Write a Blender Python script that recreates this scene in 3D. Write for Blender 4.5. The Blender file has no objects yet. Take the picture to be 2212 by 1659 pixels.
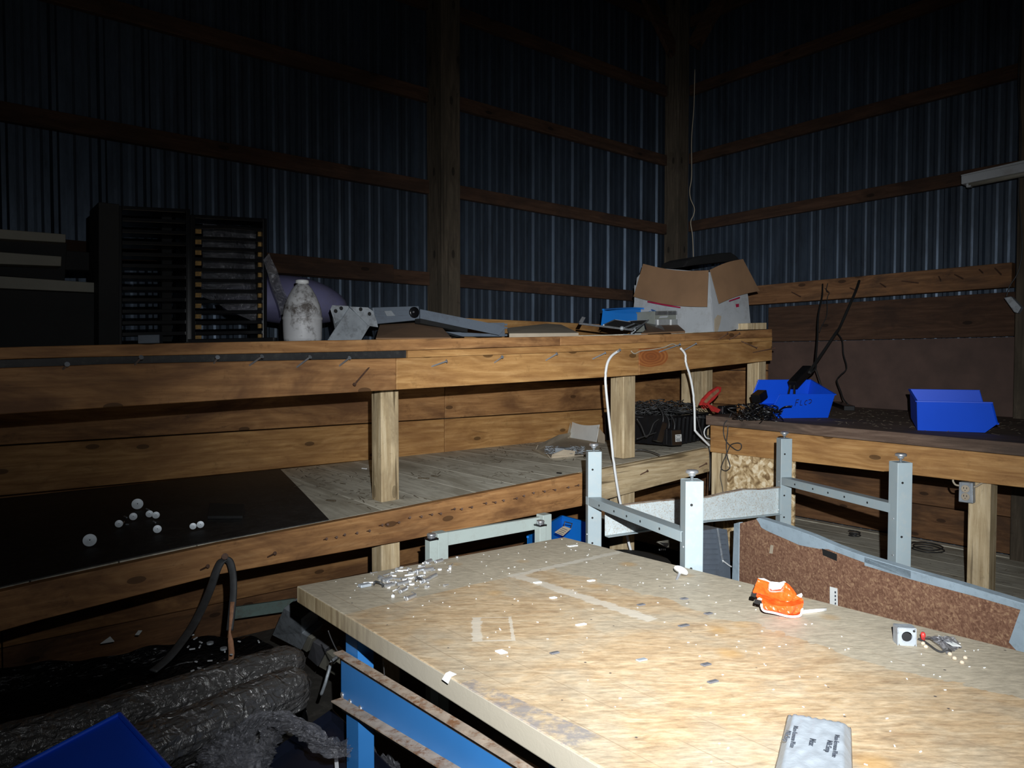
import bpy, math, random
from mathutils import Vector, Matrix, noise
random.seed(7)
V = Vector
# ---------------------------------------------------------------- camera
F = 1534.0; CX = 1106.0; CY = 829.5; PITCH = math.radians(1.85); HEAD = math.radians(51.0)
FW = V((math.cos(HEAD)*math.cos(PITCH), math.sin(HEAD)*math.cos(PITCH), -math.sin(PITCH)))
RT = V((math.sin(HEAD), -math.cos(HEAD), 0.0)); UP = RT.cross(FW)
EYE = V((0, 0, 1.5))
sc = bpy.context.scene; COL = sc.collection
cd = bpy.data.cameras.new('camera'); cam = bpy.data.objects.new('camera', cd); COL.objects.link(cam)
cd.sensor_fit = 'HORIZONTAL'; cd.sensor_width = 36; cd.lens = 36*F/2212; cd.clip_start = .02; cd.clip_end = 60
m3 = Matrix((RT, UP, -FW)).transposed(); cam.matrix_world = Matrix.Translation(EYE) @ m3.to_4x4()
sc.camera = cam
# ---------------------------------------------------------------- world and light: one hand torch held just above the lens
sc.view_settings.view_transform = 'Standard'; sc.view_settings.look = 'None'; sc.view_settings.gamma = 1
sc.view_settings.use_curve_mapping = False; sc.view_settings.exposure = 0.0
w = bpy.data.worlds.new('World'); sc.world = w; w.use_nodes = True
w.node_tree.nodes['Background'].inputs[0].default_value = (.35, .42, .55, 1); w.node_tree.nodes['Background'].inputs[1].default_value = .0007
LPOS = EYE + RT*.065 + V((0, 0, .13))
def ray(x, y): return FW + RT*((x-CX)/F) - UP*((y-CY)/F)
def torch(name, px, py, size, watt, blend, col=(.93, .97, 1.0)):
    l = bpy.data.lights.new(name, 'SPOT'); l.energy = watt; l.spot_size = math.radians(size); l.spot_blend = blend
    l.shadow_soft_size = .006; l.color = col
    o = bpy.data.objects.new(name, l); COL.objects.link(o); o.location = LPOS
    o.rotation_euler = ray(px, py).to_track_quat('-Z', 'Y').to_euler()
torch('torch_hot_centre', 1400, 1030, 56, 330, 1.0)
torch('torch_beam', 1400, 1170, 84, 330, 1.0)
torch('torch_spill', 1180, 820, 130, 34, 1.0)
# ---------------------------------------------------------------- helpers
def atN(x, y, n, c): d = ray(x, y); n = V(n); return EYE + d*((c-n.dot(EYE))/n.dot(d))
def atY(x, y, Y): return atN(x, y, (0, 1, 0), Y)
def atX(x, y, X): return atN(x, y, (1, 0, 0), X)
def atZ(x, y, Z): return atN(x, y, (0, 0, 1), Z)
def rail(pts, closed=False, sub=5):
    "smooth curve through the points"
    P = [V(p) for p in pts]; out = []
    for i in range(len(P)-1):
        a = P[max(i-1, 0)]; b = P[i]; c = P[i+1]; d = P[min(i+2, len(P)-1)]
        for k in range(sub):
            t = k/sub
            out.append(.5*((2*b)+(c-a)*t+(2*a-5*b+4*c-d)*t*t+(3*b-a-3*c+d)*t*t*t))
    out.append(P[-1]); return out
class MB:
    def __init__(s): s.v = []; s.f = []; s.m = []; s.mi = 0
    def face(s, *i): s.f.append(tuple(i)); s.m.append(s.mi)
    def add(s, vs): n = len(s.v); s.v += [V(q) for q in vs]; return n
    def prism(s, poly, vec):
        n = len(poly); a = s.add(poly); b = s.add([V(p)+V(vec) for p in poly])
        s.face(*[a+i for i in range(n)]); s.face(*[b+n-1-i for i in range(n)])
        for i in range(n): j = (i+1) % n; s.face(a+j, a+i, b+i, b+j)
        return s
    def box(s, x0, x1, y0, y1, z0, z1): return s.prism([(x0, y0, z0), (x1, y0, z0), (x1, y1, z0), (x0, y1, z0)], (0, 0, z1-z0))
    def hexa(s, A, B):
        "two quads joined"
        a = s.add(A); b = s.add(B); s.face(a, a+1, a+2, a+3); s.face(b+3, b+2, b+1, b)
        for i in range(4): j = (i+1) % 4; s.face(a+j, a+i, b+i, b+j)
        return s
    def ob(s, c, X, Y, Z):
        "oriented box: centre and three half-axis vectors"
        c = V(c); X = V(X); Y = V(Y); Z = V(Z)
        return s.prism([c-X-Y-Z, c+X-Y-Z, c+X+Y-Z, c-X+Y-Z], 2*Z)
    def bar(s, a, b, w, h, up=(0, 0, 1)):
        a = V(a); b = V(b); d = (b-a).normalized(); r = d.cross(V(up)).normalized(); u = r.cross(d)
        return s.ob((a+b)/2, (b-a)/2, r*w/2, u*h/2)
    def tube(s, pts, r, n=8, flat=None, taper=None):
        P = [V(p) for p in pts]; rings = []; prev = None
        for i, p in enumerate(P):
            t = (P[min(i+1, len(P)-1)]-P[max(i-1, 0)]).normalized()
            a = t.cross(V((0, 0, 1))) if flat is None else V(flat)-t*t.dot(V(flat))
            if a.length < .15: a = t.cross(V((0, 1, 0)))
            a.normalize(); b = t.cross(a)
            if prev and a.dot(prev) < 0 and flat is None: a = -a; b = -b
            prev = a; rr = r if taper is None else r*taper[i] if len(taper) == len(P) else r
            ra, rb = (rr, rr) if flat is None else (rr, rr*.3)
            rings.append(s.add([p+a*ra*math.cos(k*2*math.pi/n)+b*rb*math.sin(k*2*math.pi/n) for k in range(n)]))
        for i in range(len(P)-1):
            for k in range(n): j = (k+1) % n; s.face(rings[i]+k, rings[i]+j, rings[i+1]+j, rings[i+1]+k)
        s.face(*[rings[0]+n-1-k for k in range(n)]); s.face(*[rings[-1]+k for k in range(n)])
        return s
    def lathe(s, prof, c, ax=(0, 0, 1), n=20):
        "profile of (radius, height) about an axis"
        c = V(c); ax = V(ax).normalized(); a = ax.orthogonal().normalized(); b = ax.cross(a); R = []
        for (r, h) in prof: R.append(s.add([c+ax*h+a*r*math.cos(k*2*math.pi/n)+b*r*math.sin(k*2*math.pi/n) for k in range(n)]))
        for i in range(len(prof)-1):
            for k in range(n): j = (k+1) % n; s.face(R[i]+k, R[i]+j, R[i+1]+j, R[i+1]+k)
        s.face(*[R[0]+n-1-k for k in range(n)]); s.face(*[R[-1]+k for k in range(n)])
        return s
    def grid(s, fn, nu, nv, th=0.0):
        "sheet; th gives it real thickness along its normals"
        pts = [[V(fn(i/nu, j/nv)) for j in range(nv+1)] for i in range(nu+1)]
        def nrm(i, j):
            a = pts[min(i+1, nu)][j]-pts[max(i-1, 0)][j]; b = pts[i][min(j+1, nv)]-pts[i][max(j-1, 0)]
            q = a.cross(b); return q.normalized() if q.length > 1e-9 else V((0, 0, 1))
        A = s.add([pts[i][j] for i in range(nu+1) for j in range(nv+1)])
        ix = lambda o, i, j: o+i*(nv+1)+j
        for i in range(nu):
            for j in range(nv): s.face(ix(A, i, j), ix(A, i+1, j), ix(A, i+1, j+1), ix(A, i, j+1))
        if th:
            B = s.add([pts[i][j]-nrm(i, j)*th for i in range(nu+1) for j in range(nv+1)])
            for i in range(nu):
                for j in range(nv): s.face(ix(B, i, j+1), ix(B, i+1, j+1), ix(B, i+1, j), ix(B, i, j))
            for i in range(nu):
                s.face(ix(A, i, 0), ix(B, i, 0), ix(B, i+1, 0), ix(A, i+1, 0)); s.face(ix(A, i+1, nv), ix(B, i+1, nv), ix(B, i, nv), ix(A, i, nv))
            for j in range(nv):
                s.face(ix(A, 0, j+1), ix(B, 0, j+1), ix(B, 0, j), ix(A, 0, j)); s.face(ix(A, nu, j), ix(B, nu, j), ix(B, nu, j+1), ix(A, nu, j+1))
        return s
    def build(s, name, mat, parent=None, org=None, bevel=0, smooth=False, uv=None, sub=0):
        lo = V([min(q[k] for q in s.v) for k in range(3)]); hi = V([max(q[k] for q in s.v) for k in range(3)])
        if parent is not None:
            o0 = V(org) if org is not None else (lo+hi)/2; pw = V(parent.get('_w', (0, 0, 0)))
        else: o0 = V(org) if org is not None else V(((lo.x+hi.x)/2, (lo.y+hi.y)/2, lo.z)); pw = V((0, 0, 0))
        me = bpy.data.meshes.new(name); me.from_pydata([q-o0 for q in s.v], [], s.f)
        mats = mat if isinstance(mat, (list, tuple)) else [mat]
        for q in mats: me.materials.append(q)
        for p, k in zip(me.polygons, s.m): p.material_index = k; p.use_smooth = smooth
        if uv:
            L = me.uv_layers.new(name='UVMap'); U0, U1, U2 = [V(q) for q in uv]
            for lp in me.loops: p = s.v[lp.vertex_index]-U0; L.data[lp.index].uv = (p.dot(U1), p.dot(U2))
        me.validate(); me.update()
        o = bpy.data.objects.new(name, me); COL.objects.link(o); o.location = o0-pw
        if parent is not None: o.parent = parent
        o['_w'] = tuple(o0)
        if bevel:
            b = o.modifiers.new('b', 'BEVEL'); b.width = bevel; b.segments = 2; b.limit_method = 'ANGLE'
        if sub: q = o.modifiers.new('s', 'SUBSURF'); q.levels = sub; q.render_levels = sub
        return o
def tag(o, label, cat, group=None, kind=None):
    o['label'] = label; o['category'] = cat
    if group: o['group'] = group
    if kind: o['kind'] = kind
    return o
def root(name, loc, label, cat, group=None):
    o = bpy.data.objects.new(name, None); COL.objects.link(o); o.location = V(loc); o['_w'] = tuple(V(loc)); o.empty_display_size = .05
    return tag(o, label, cat, group)
def struct(o, label=None):
    o['kind'] = 'structure'
    if label: o['label'] = label
    return o
def copy_tree(o, loc, rotz=None, label=None):
    c = o.copy(); COL.objects.link(c); c.location = V(loc)
    if rotz is not None: c.rotation_euler = (0, 0, rotz)
    if label: c['label'] = label
    for ch in list(o.children):
        d = ch.copy(); COL.objects.link(d); d.parent = c
    return c
def word(txt, size, o, X, Y, mat, parent, name='lettering', depth=.0004):
    cu = bpy.data.curves.new('t', 'FONT'); cu.body = txt; cu.size = size; cu.extrude = depth; cu.align_x = 'LEFT'
    t = bpy.data.objects.new('t', cu); COL.objects.link(t); bpy.context.view_layer.update()
    me = bpy.data.meshes.new_from_object(t.evaluated_get(bpy.context.evaluated_depsgraph_get())); bpy.data.objects.remove(t)
    X = V(X).normalized(); Y = (V(Y)-X*X.dot(V(Y))).normalized(); Z = X.cross(Y); me.materials.clear(); me.materials.append(mat)
    for q in me.vertices: c = q.co.copy(); q.co = X*c.x+Y*c.y+Z*c.z
    me.name = name; ob = bpy.data.objects.new(name, me); COL.objects.link(ob); ob.parent = parent; ob.location = V(o)-V(parent['_w']); return ob
# ---------------------------------------------------------------- materials
def mk(name):
    m = bpy.data.materials.new(name); m.use_nodes = True; nt = m.node_tree; b = nt.nodes['Principled BSDF']
    return m, nt, b
def nd(nt, t, **k):
    n = nt.nodes.new(t)
    for a, v in k.items():
        if a.startswith('i_'): n.inputs[a[2:].replace('_', ' ')].default_value = v
        else: setattr(n, a, v)
    return n
def ramp(nt, stops):
    r = nt.nodes.new('ShaderNodeValToRGB'); e = r.color_ramp.elements
    while len(e) < len(stops): e.new(.5)
    for q, (p, c) in zip(e, stops): q.position = p; q.color = (*c, 1)
    return r
def mixc(nt, fac, a, b, mode='MIX'):
    n = nt.nodes.new('ShaderNodeMix'); n.data_type = 'RGBA'; n.blend_type = mode
    for s, q in ((0, fac), (6, a), (7, b)):
        if isinstance(q, (int, float)): n.inputs[s].default_value = q
        elif isinstance(q, tuple): n.inputs[s].default_value = (*q, 1)
        else: nt.links.new(q, n.inputs[s])
    return n.outputs[2]
def mth(nt, op, a, b=0.0, c=None):
    n = nt.nodes.new('ShaderNodeMath'); n.operation = op
    for s, q in enumerate([a, b] if c is None else [a, b, c]):
        if isinstance(q, (int, float)): n.inputs[s].default_value = q
        else: nt.links.new(q, n.inputs[s])
    return n.outputs[0]
def coords(nt, kind, scale):
    tc = nd(nt, 'ShaderNodeTexCoord'); oi = nd(nt, 'ShaderNodeObjectInfo'); mp = nd(nt, 'ShaderNodeMapping')
    mp.inputs['Scale'].default_value = scale
    r = mth(nt, 'MULTIPLY', oi.outputs['Random'], 23.0)
    cx = nd(nt, 'ShaderNodeCombineXYZ'); nt.links.new(r, cx.inputs[0]); nt.links.new(r, cx.inputs[1]); nt.links.new(r, cx.inputs[2])
    nt.links.new(tc.outputs[kind], mp.inputs['Vector'])
    ad = nd(nt, 'ShaderNodeVectorMath'); ad.operation = 'ADD'; nt.links.new(mp.outputs[0], ad.inputs[0]); nt.links.new(cx.outputs[0], ad.inputs[1])
    return ad.outputs[0]
def bump(nt, b, h, strength=.3, dist=.002):
    n = nd(nt, 'ShaderNodeBump'); n.inputs['Strength'].default_value = strength; n.inputs['Distance'].default_value = dist
    nt.links.new(h, n.inputs['Height']); nt.links.new(n.outputs[0], b.inputs['Normal'])
def wood(name, ax, lo, mid, hi, rough=.62, knots=.7, stain=.45, dirt=(.05, .035, .02), grain=1.0, lines=.10, crack=.0):
    m, nt, b = mk(name); v0 = coords(nt, 'Object', (1, 1, 1)); sx = nd(nt, 'ShaderNodeSeparateXYZ'); nt.links.new(v0, sx.inputs[0]); k = 'xyz'.index(ax)
    al = sx.outputs[k]; o1, o2 = [sx.outputs[q] for q in range(3) if q != k]; ac = mth(nt, 'ADD', o1, o2)
    def vec(sa, sc): c = nd(nt, 'ShaderNodeCombineXYZ'); nt.links.new(mth(nt, 'MULTIPLY', al, sa), c.inputs[0]); nt.links.new(mth(nt, 'MULTIPLY', ac, sc), c.inputs[1]); return c.outputs[0]
    vo = nd(nt, 'ShaderNodeTexVoronoi', voronoi_dimensions='2D', i_Scale=1.0); nt.links.new(vec(2.6, 6.2), vo.inputs['Vector'])
    selk = mth(nt, 'GREATER_THAN', vo.outputs['Color'], .52); kd = vo.outputs['Distance']
    core = mth(nt, 'MULTIPLY', selk, mth(nt, 'LESS_THAN', mth(nt, 'ADD', kd, 0.0), .075)); hr = ramp(nt, [(.0, (1, 1, 1)), (.30, (0, 0, 0))]); nt.links.new(kd, hr.inputs[0]); halo = mth(nt, 'MULTIPLY', selk, hr.outputs[0])
    n1 = nd(nt, 'ShaderNodeTexNoise', i_Scale=1.0, i_Detail=10.0, i_Roughness=.78, i_Distortion=.5); nt.links.new(vec(3.6*grain, 58*grain), n1.inputs['Vector'])
    n2 = nd(nt, 'ShaderNodeTexNoise', i_Scale=1.0, i_Detail=3.0); nt.links.new(vec(1.1, 4.5), n2.inputs['Vector'])
    t = mth(nt, 'ADD', mth(nt, 'MULTIPLY', ac, 130.0), mth(nt, 'ADD', mth(nt, 'MULTIPLY', n2.outputs[0], 34.0), mth(nt, 'MULTIPLY', halo, 9.0)))
    ln = mth(nt, 'MULTIPLY_ADD', mth(nt, 'SINE', t), .5, .5)
    f = mth(nt, 'ADD', mth(nt, 'MULTIPLY', n1.outputs[0], 1-lines), mth(nt, 'MULTIPLY', ln, lines))
    r = ramp(nt, [(.30, lo), (.52, mid), (.72, hi)]); nt.links.new(f, r.inputs[0]); c = r.outputs[0]
    n3 = nd(nt, 'ShaderNodeTexNoise', i_Scale=1.0, i_Detail=5.0, i_Roughness=.65, i_Distortion=.6); nt.links.new(vec(1.7, 5.0), n3.inputs['Vector'])
    st = ramp(nt, [(.44, (0, 0, 0)), (.62, (1, 1, 1))]); nt.links.new(n3.outputs[0], st.inputs[0]); c = mixc(nt, mth(nt, 'MULTIPLY', st.outputs[0], min(1, stain*1.35)), c, dirt)
    n9 = nd(nt, 'ShaderNodeTexNoise', i_Scale=1.0, i_Detail=6.0, i_Roughness=.7, i_Distortion=1.2); nt.links.new(vec(3.4, 11.0), n9.inputs['Vector']); s9 = ramp(nt, [(.60, (0, 0, 0)), (.70, (1, 1, 1))]); nt.links.new(n9.outputs[0], s9.inputs[0]); c = mixc(nt, mth(nt, 'MULTIPLY', s9.outputs[0], stain), c, tuple(q*.6 for q in dirt))
    n4 = nd(nt, 'ShaderNodeTexNoise', i_Scale=9.0, i_Detail=8.0, i_Roughness=.8); nt.links.new(v0, n4.inputs['Vector'])
    s4 = ramp(nt, [(.58, (0, 0, 0)), (.68, (1, 1, 1))]); nt.links.new(n4.outputs[0], s4.inputs[0]); c = mixc(nt, mth(nt, 'MULTIPLY', s4.outputs[0], stain*.9), c, tuple(q*.55 for q in lo))
    if knots:
        c = mixc(nt, mth(nt, 'MULTIPLY', halo, knots*.75), c, tuple(q*.75 for q in lo)); c = mixc(nt, mth(nt, 'MULTIPLY', core, knots), c, tuple(q*.22 for q in lo))
    if crack:
        n5 = nd(nt, 'ShaderNodeTexNoise', i_Scale=1.0, i_Detail=2.0, i_Distortion=.4); nt.links.new(vec(1.3, 34), n5.inputs['Vector'])
        s5 = ramp(nt, [(.60, (0, 0, 0)), (.66, (1, 1, 1))]); nt.links.new(n5.outputs[0], s5.inputs[0]); c = mixc(nt, mth(nt, 'MULTIPLY', s5.outputs[0], crack), c, tuple(q*.3 for q in lo))
    nt.links.new(c, b.inputs['Base Color']); b.inputs['Roughness'].default_value = rough; b.inputs['Specular IOR Level'].default_value = .3
    bump(nt, b, f, .3, .002); return m
def plain(name, col, rough=.5, metal=0.0, var=.25, scale=18.0, spec=.5, dirt=None, dirtamt=.5, dscale=9.0, bmp=0.0, alpha=1.0, coat=0.0):
    m, nt, b = mk(name); v = coords(nt, 'Object', (1, 1, 1))
    n = nd(nt, 'ShaderNodeTexNoise', i_Scale=scale, i_Detail=5.0, i_Roughness=.6); nt.links.new(v, n.inputs['Vector'])
    r = ramp(nt, [(.3, tuple(q*(1-var) for q in col)), (.7, tuple(min(1, q*(1+var*.6)) for q in col))]); nt.links.new(n.outputs[0], r.inputs[0])
    c = r.outputs[0]
    if dirt:
        n2 = nd(nt, 'ShaderNodeTexNoise', i_Scale=dscale, i_Detail=8.0, i_Roughness=.75); nt.links.new(v, n2.inputs['Vector'])
        r2 = ramp(nt, [(.5, (0, 0, 0)), (.62, (1, 1, 1))]); nt.links.new(n2.outputs[0], r2.inputs[0])
        c = mixc(nt, mth(nt, 'MULTIPLY', r2.outputs[0], dirtamt), c, dirt)
    nt.links.new(c, b.inputs['Base Color']); b.inputs['Roughness'].default_value = rough; b.inputs['Metallic'].default_value = metal
    b.inputs['Specular IOR Level'].default_value = spec; b.inputs['Alpha'].default_value = alpha; b.inputs['Coat Weight'].default_value = coat
    if bmp: bump(nt, b, n.outputs[0], bmp, .004)
    return m
# fir / pine in the tones of each piece
M = {}
for a in 'xyz':
    M['pine_'+a] = wood('pine_'+a, a, (.25, .115, .034), (.44, .235, .083), (.60, .36, .15), stain=.4, dirt=(.20, .085, .03))
    M['old_'+a] = wood('old_board_'+a, a, (.21, .095, .035), (.37, .185, .07), (.50, .28, .12), stain=.6, dirt=(.12, .052, .022))
    M['brown_'+a] = wood('brown_board_'+a, a, (.10, .045, .02), (.19, .09, .038), (.27, .14, .065), stain=.55, dirt=(.055, .03, .018), rough=.75)
    M['grey_'+a] = wood('weathered_'+a, a, (.44, .40, .32), (.66, .62, .51), (.80, .76, .64), knots=.25, stain=.55, dirt=(.34, .30, .225), rough=.85, lines=.1)
    M['girt_'+a] = wood('girt_'+a, a, (.035, .017, .009), (.065, .032, .018), (.095, .05, .029), stain=.5, dirt=(.025, .014, .01), rough=.85)
    M['post_'+a] = wood('post_'+a, a, (.34, .235, .12), (.58, .45, .27), (.74, .61, .41), stain=.45, dirt=(.26, .19, .11), knots=.5, lines=.1, crack=.85)
M['beam_z'] = wood('grey_brown_beam', 'z', (.045, .034, .023), (.085, .065, .045), (.125, .10, .07), stain=.6, dirt=(.05, .04, .028), rough=.85, crack=.5)
M['darkwood_y'] = wood('dark_bench_wood', 'y', (.07, .042, .030), (.135, .088, .064), (.24, .17, .125), knots=.1, stain=.5, dirt=(.05, .038, .03), rough=.85)
M['ply'] = plain('brown_plywood', (.075, .042, .032), .75, var=.3, scale=6)
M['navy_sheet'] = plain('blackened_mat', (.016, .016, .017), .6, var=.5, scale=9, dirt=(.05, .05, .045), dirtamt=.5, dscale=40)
M['white_enamel'] = plain('pale_blue_white_enamel', (.27, .325, .345), .42, var=.06, scale=5, dirt=(.36, .36, .33), dirtamt=.25, dscale=38)
M['cream_enamel'] = plain('off_white_enamel', (.40, .46, .43), .4, var=.05, scale=5, dirt=(.3, .3, .26), dirtamt=.2, dscale=30)
M['residue'] = plain('glue_specked_enamel', (.50, .56, .57), .6, var=.1, scale=30, dirt=(.33, .24, .15), dirtamt=.75, dscale=150)
M['blue'] = plain('royal_blue_plastic', (.004, .075, .66), .42, var=.06, scale=4, spec=.4)
M['blue2'] = plain('bright_blue_plastic', (.008, .17, .58), .42, var=.06, scale=4, spec=.4)
M['blue_steel'] = plain('blue_painted_steel', (.035, .19, .50), .42, var=.12, scale=3, spec=.45)
M['black'] = plain('black_plastic', (.006, .006, .007), .28, var=.3, scale=20)
M['blackm'] = plain('black_matt', (.006, .006, .006), .75, var=.3, scale=20)
M['cord'] = plain('dark_grey_cord', (.035, .035, .036), .45, var=.2)
M['white'] = plain('white_plastic', (.75, .76, .76), .4, var=.05)
M['paper'] = plain('white_paper', (.72, .74, .72), .7, var=.06)
M['alu'] = plain('dull_aluminium', (.55, .60, .64), .45, metal=.3, var=.08, scale=60)
M['zinc'] = plain('bright_zinc', (.78, .80, .83), .28, metal=.85, var=.15, scale=60)
M['grey_metal'] = plain('dusty_grey_metal', (.34, .37, .40), .55, metal=.35, var=.25, scale=12, dirt=(.1, .1, .1), dirtamt=.5, dscale=26)
M['slate'] = plain('slate_grey_paint', (.13, .155, .19), .5, var=.15, scale=9, dirt=(.07, .07, .08), dirtamt=.4)
M['rust'] = plain('rusty_iron', (.45, .36, .28), .7, metal=.1, var=.3, scale=30, dirt=(.22, .09, .03), dirtamt=.9, dscale=28, bmp=.3)
M['nail'] = plain('steel_nail', (.36, .39, .43), .4, metal=.6, var=.2)
M['rnail'] = plain('rusty_nail', (.10, .05, .03), .7, var=.4, scale=90)
M['card'] = plain('brown_cardboard', (.24, .135, .07), .8, var=.15, scale=5)
M['kraft'] = plain('grey_brown_card', (.42, .35, .26), .8, var=.15, scale=8)
M['dgrey'] = plain('dark_grey_chip', (.10, .10, .11), .6)
M['boxwhite'] = plain('scuffed_white_card', (.40, .42, .44), .7, var=.1, scale=6, dirt=(.22, .2, .18), dirtamt=.35)
M['red'] = plain('red_plastic', (.50, .035, .03), .4, var=.2)
M['redtrim'] = plain('crimson_print', (.35, .01, .05), .6)
M['orange'] = plain('orange_foil', (.80, .085, .012), .3, var=.12, scale=20, coat=.4)
M['purple'] = plain('lilac_sacking', (.17, .165, .30), .7, var=.25, scale=4, dirt=(.13, .12, .12), dirtamt=.4, dscale=3)
M['jug'] = plain('grimy_white_jug', (.52, .52, .53), .5, var=.12, scale=8, dirt=(.05, .035, .025), dirtamt=.9, dscale=11)
M['cream'] = plain('dirty_cream_paint', (.22, .21, .17), .6, var=.15, scale=6)
M['rubber'] = plain('cracked_black_rubber', (.035, .036, .038), .65, var=.4, scale=30)
M['strapbrown'] = plain('brown_strap_end', (.33, .16, .085), .7, var=.45, scale=45)
M['green'] = plain('pale_green_paint', (.13, .19, .17), .7, var=.25, scale=5, dirt=(.09, .07, .05), dirtamt=.6)
M['osb_clear'] = plain('grimy_clear_plastic', (.30, .31, .31), .25, var=.2, alpha=.8)
M['beige_metal'] = plain('grey_green_cabinet_paint', (.22, .23, .20), .5, var=.1, dirt=(.12, .12, .1), dirtamt=.4)
M['straw'] = plain('dark_straw', (.10, .075, .045), .9, var=.6, scale=200)
M['leaf'] = plain('dry_leaf', (.20, .16, .11), .85, var=.6, scale=120)
M['ink'] = plain('grey_ink', (.06, .07, .09), .7)
M['marker'] = plain('dark_blue_marker', (.004, .006, .06), .7)
M['plateyellow'] = plain('gold_label', (.30, .17, .04), .6, var=.5, scale=90)
M['foil'] = plain('silver_wrapper', (.40, .44, .48), .42, metal=.25, var=.08, scale=60, bmp=.25)
M['soot'] = plain('dark_earth_floor', (.05, .045, .038), .9, var=.5, scale=3, dirt=(.11, .10, .085), dirtamt=.5, dscale=14, bmp=.5)
M['roof'] = plain('dark_roof_sheet', (.03, .03, .032), .7, var=.3, scale=3)
def film(name, tint, alpha, bsc=60):
    m, nt, b = mk(name); v = coords(nt, 'Object', (1, 1, 1)); n = nd(nt, 'ShaderNodeTexNoise', i_Scale=bsc, i_Detail=6.0, i_Distortion=1.5); nt.links.new(v, n.inputs['Vector'])
    b.inputs['Base Color'].default_value = (*tint, 1); b.inputs['Roughness'].default_value = .17; b.inputs['Specular IOR Level'].default_value = 1.0; b.inputs['Metallic'].default_value = .3
    b.inputs['Alpha'].default_value = alpha; bump(nt, b, n.outputs[0], 1.0, .02); return m
M['film'] = film('clear_film', (.2, .2, .22), .42, 40); M['wrap'] = film('grey_wrap_film', (.085, .082, .08), 1.0, 24); M['blackfilm'] = film('black_sheeting', (.010, .010, .011), 1.0, 30)
def sheetmetal():
    m, nt, b = mk('galvanised_sheet'); v = coords(nt, 'Object', (5, 5, .9))
    n = nd(nt, 'ShaderNodeTexNoise', i_Scale=2.0, i_Detail=8.0, i_Roughness=.75); nt.links.new(v, n.inputs['Vector'])
    r = ramp(nt, [(.3, (.045, .055, .07)), (.55, (.09, .118, .16)), (.8, (.15, .19, .245))]); nt.links.new(n.outputs[0], r.inputs[0])
    nt.links.new(r.outputs[0], b.inputs['Base Color']); b.inputs['Metallic'].default_value = .8
    rr = ramp(nt, [(.3, (.52,)*3), (.75, (.40,)*3)]); nt.links.new(n.outputs[0], rr.inputs[0]); nt.links.new(rr.outputs[0], b.inputs['Roughness'])
    return m
M['sheet'] = sheetmetal()
def chipboard(name, cols, sc=60, st=(1, 1, 1)):
    m, nt, b = mk(name); v = coords(nt, 'Object', st)
    vo = nd(nt, 'ShaderNodeTexVoronoi', i_Scale=sc); nt.links.new(v, vo.inputs['Vector']); vo.inputs['Randomness'].default_value = 1
    n = nd(nt, 'ShaderNodeTexNoise', i_Scale=sc*.45, i_Detail=6.0, i_Distortion=2.2); nt.links.new(v, n.inputs['Vector'])
    f = mth(nt, 'ADD', mth(nt, 'MULTIPLY', n.outputs[0], .75), mth(nt, 'MULTIPLY', vo.outputs['Color'], .25))
    r = ramp(nt, cols); nt.links.new(f, r.inputs[0]); nt.links.new(r.outputs[0], b.inputs['Base Color']); b.inputs['Roughness'].default_value = .8
    bump(nt, b, f, .5, .003); return m
M['chip'] = chipboard('red_brown_particleboard', [(.34, (.13, .058, .032)), (.52, (.21, .105, .062)), (.72, (.36, .22, .125))], 120)
M['osb'] = chipboard('strand_board', [(.36, (.20, .12, .05)), (.46, (.46, .32, .16)), (.53, (.62, .46, .26)), (.62, (.85, .72, .50))], 30)
M['laminate'] = plain('blue_grey_laminate', (.31, .385, .44), .5, var=.12, scale=10, dirt=(.16, .2, .22), dirtamt=.4, dscale=22)
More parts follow.
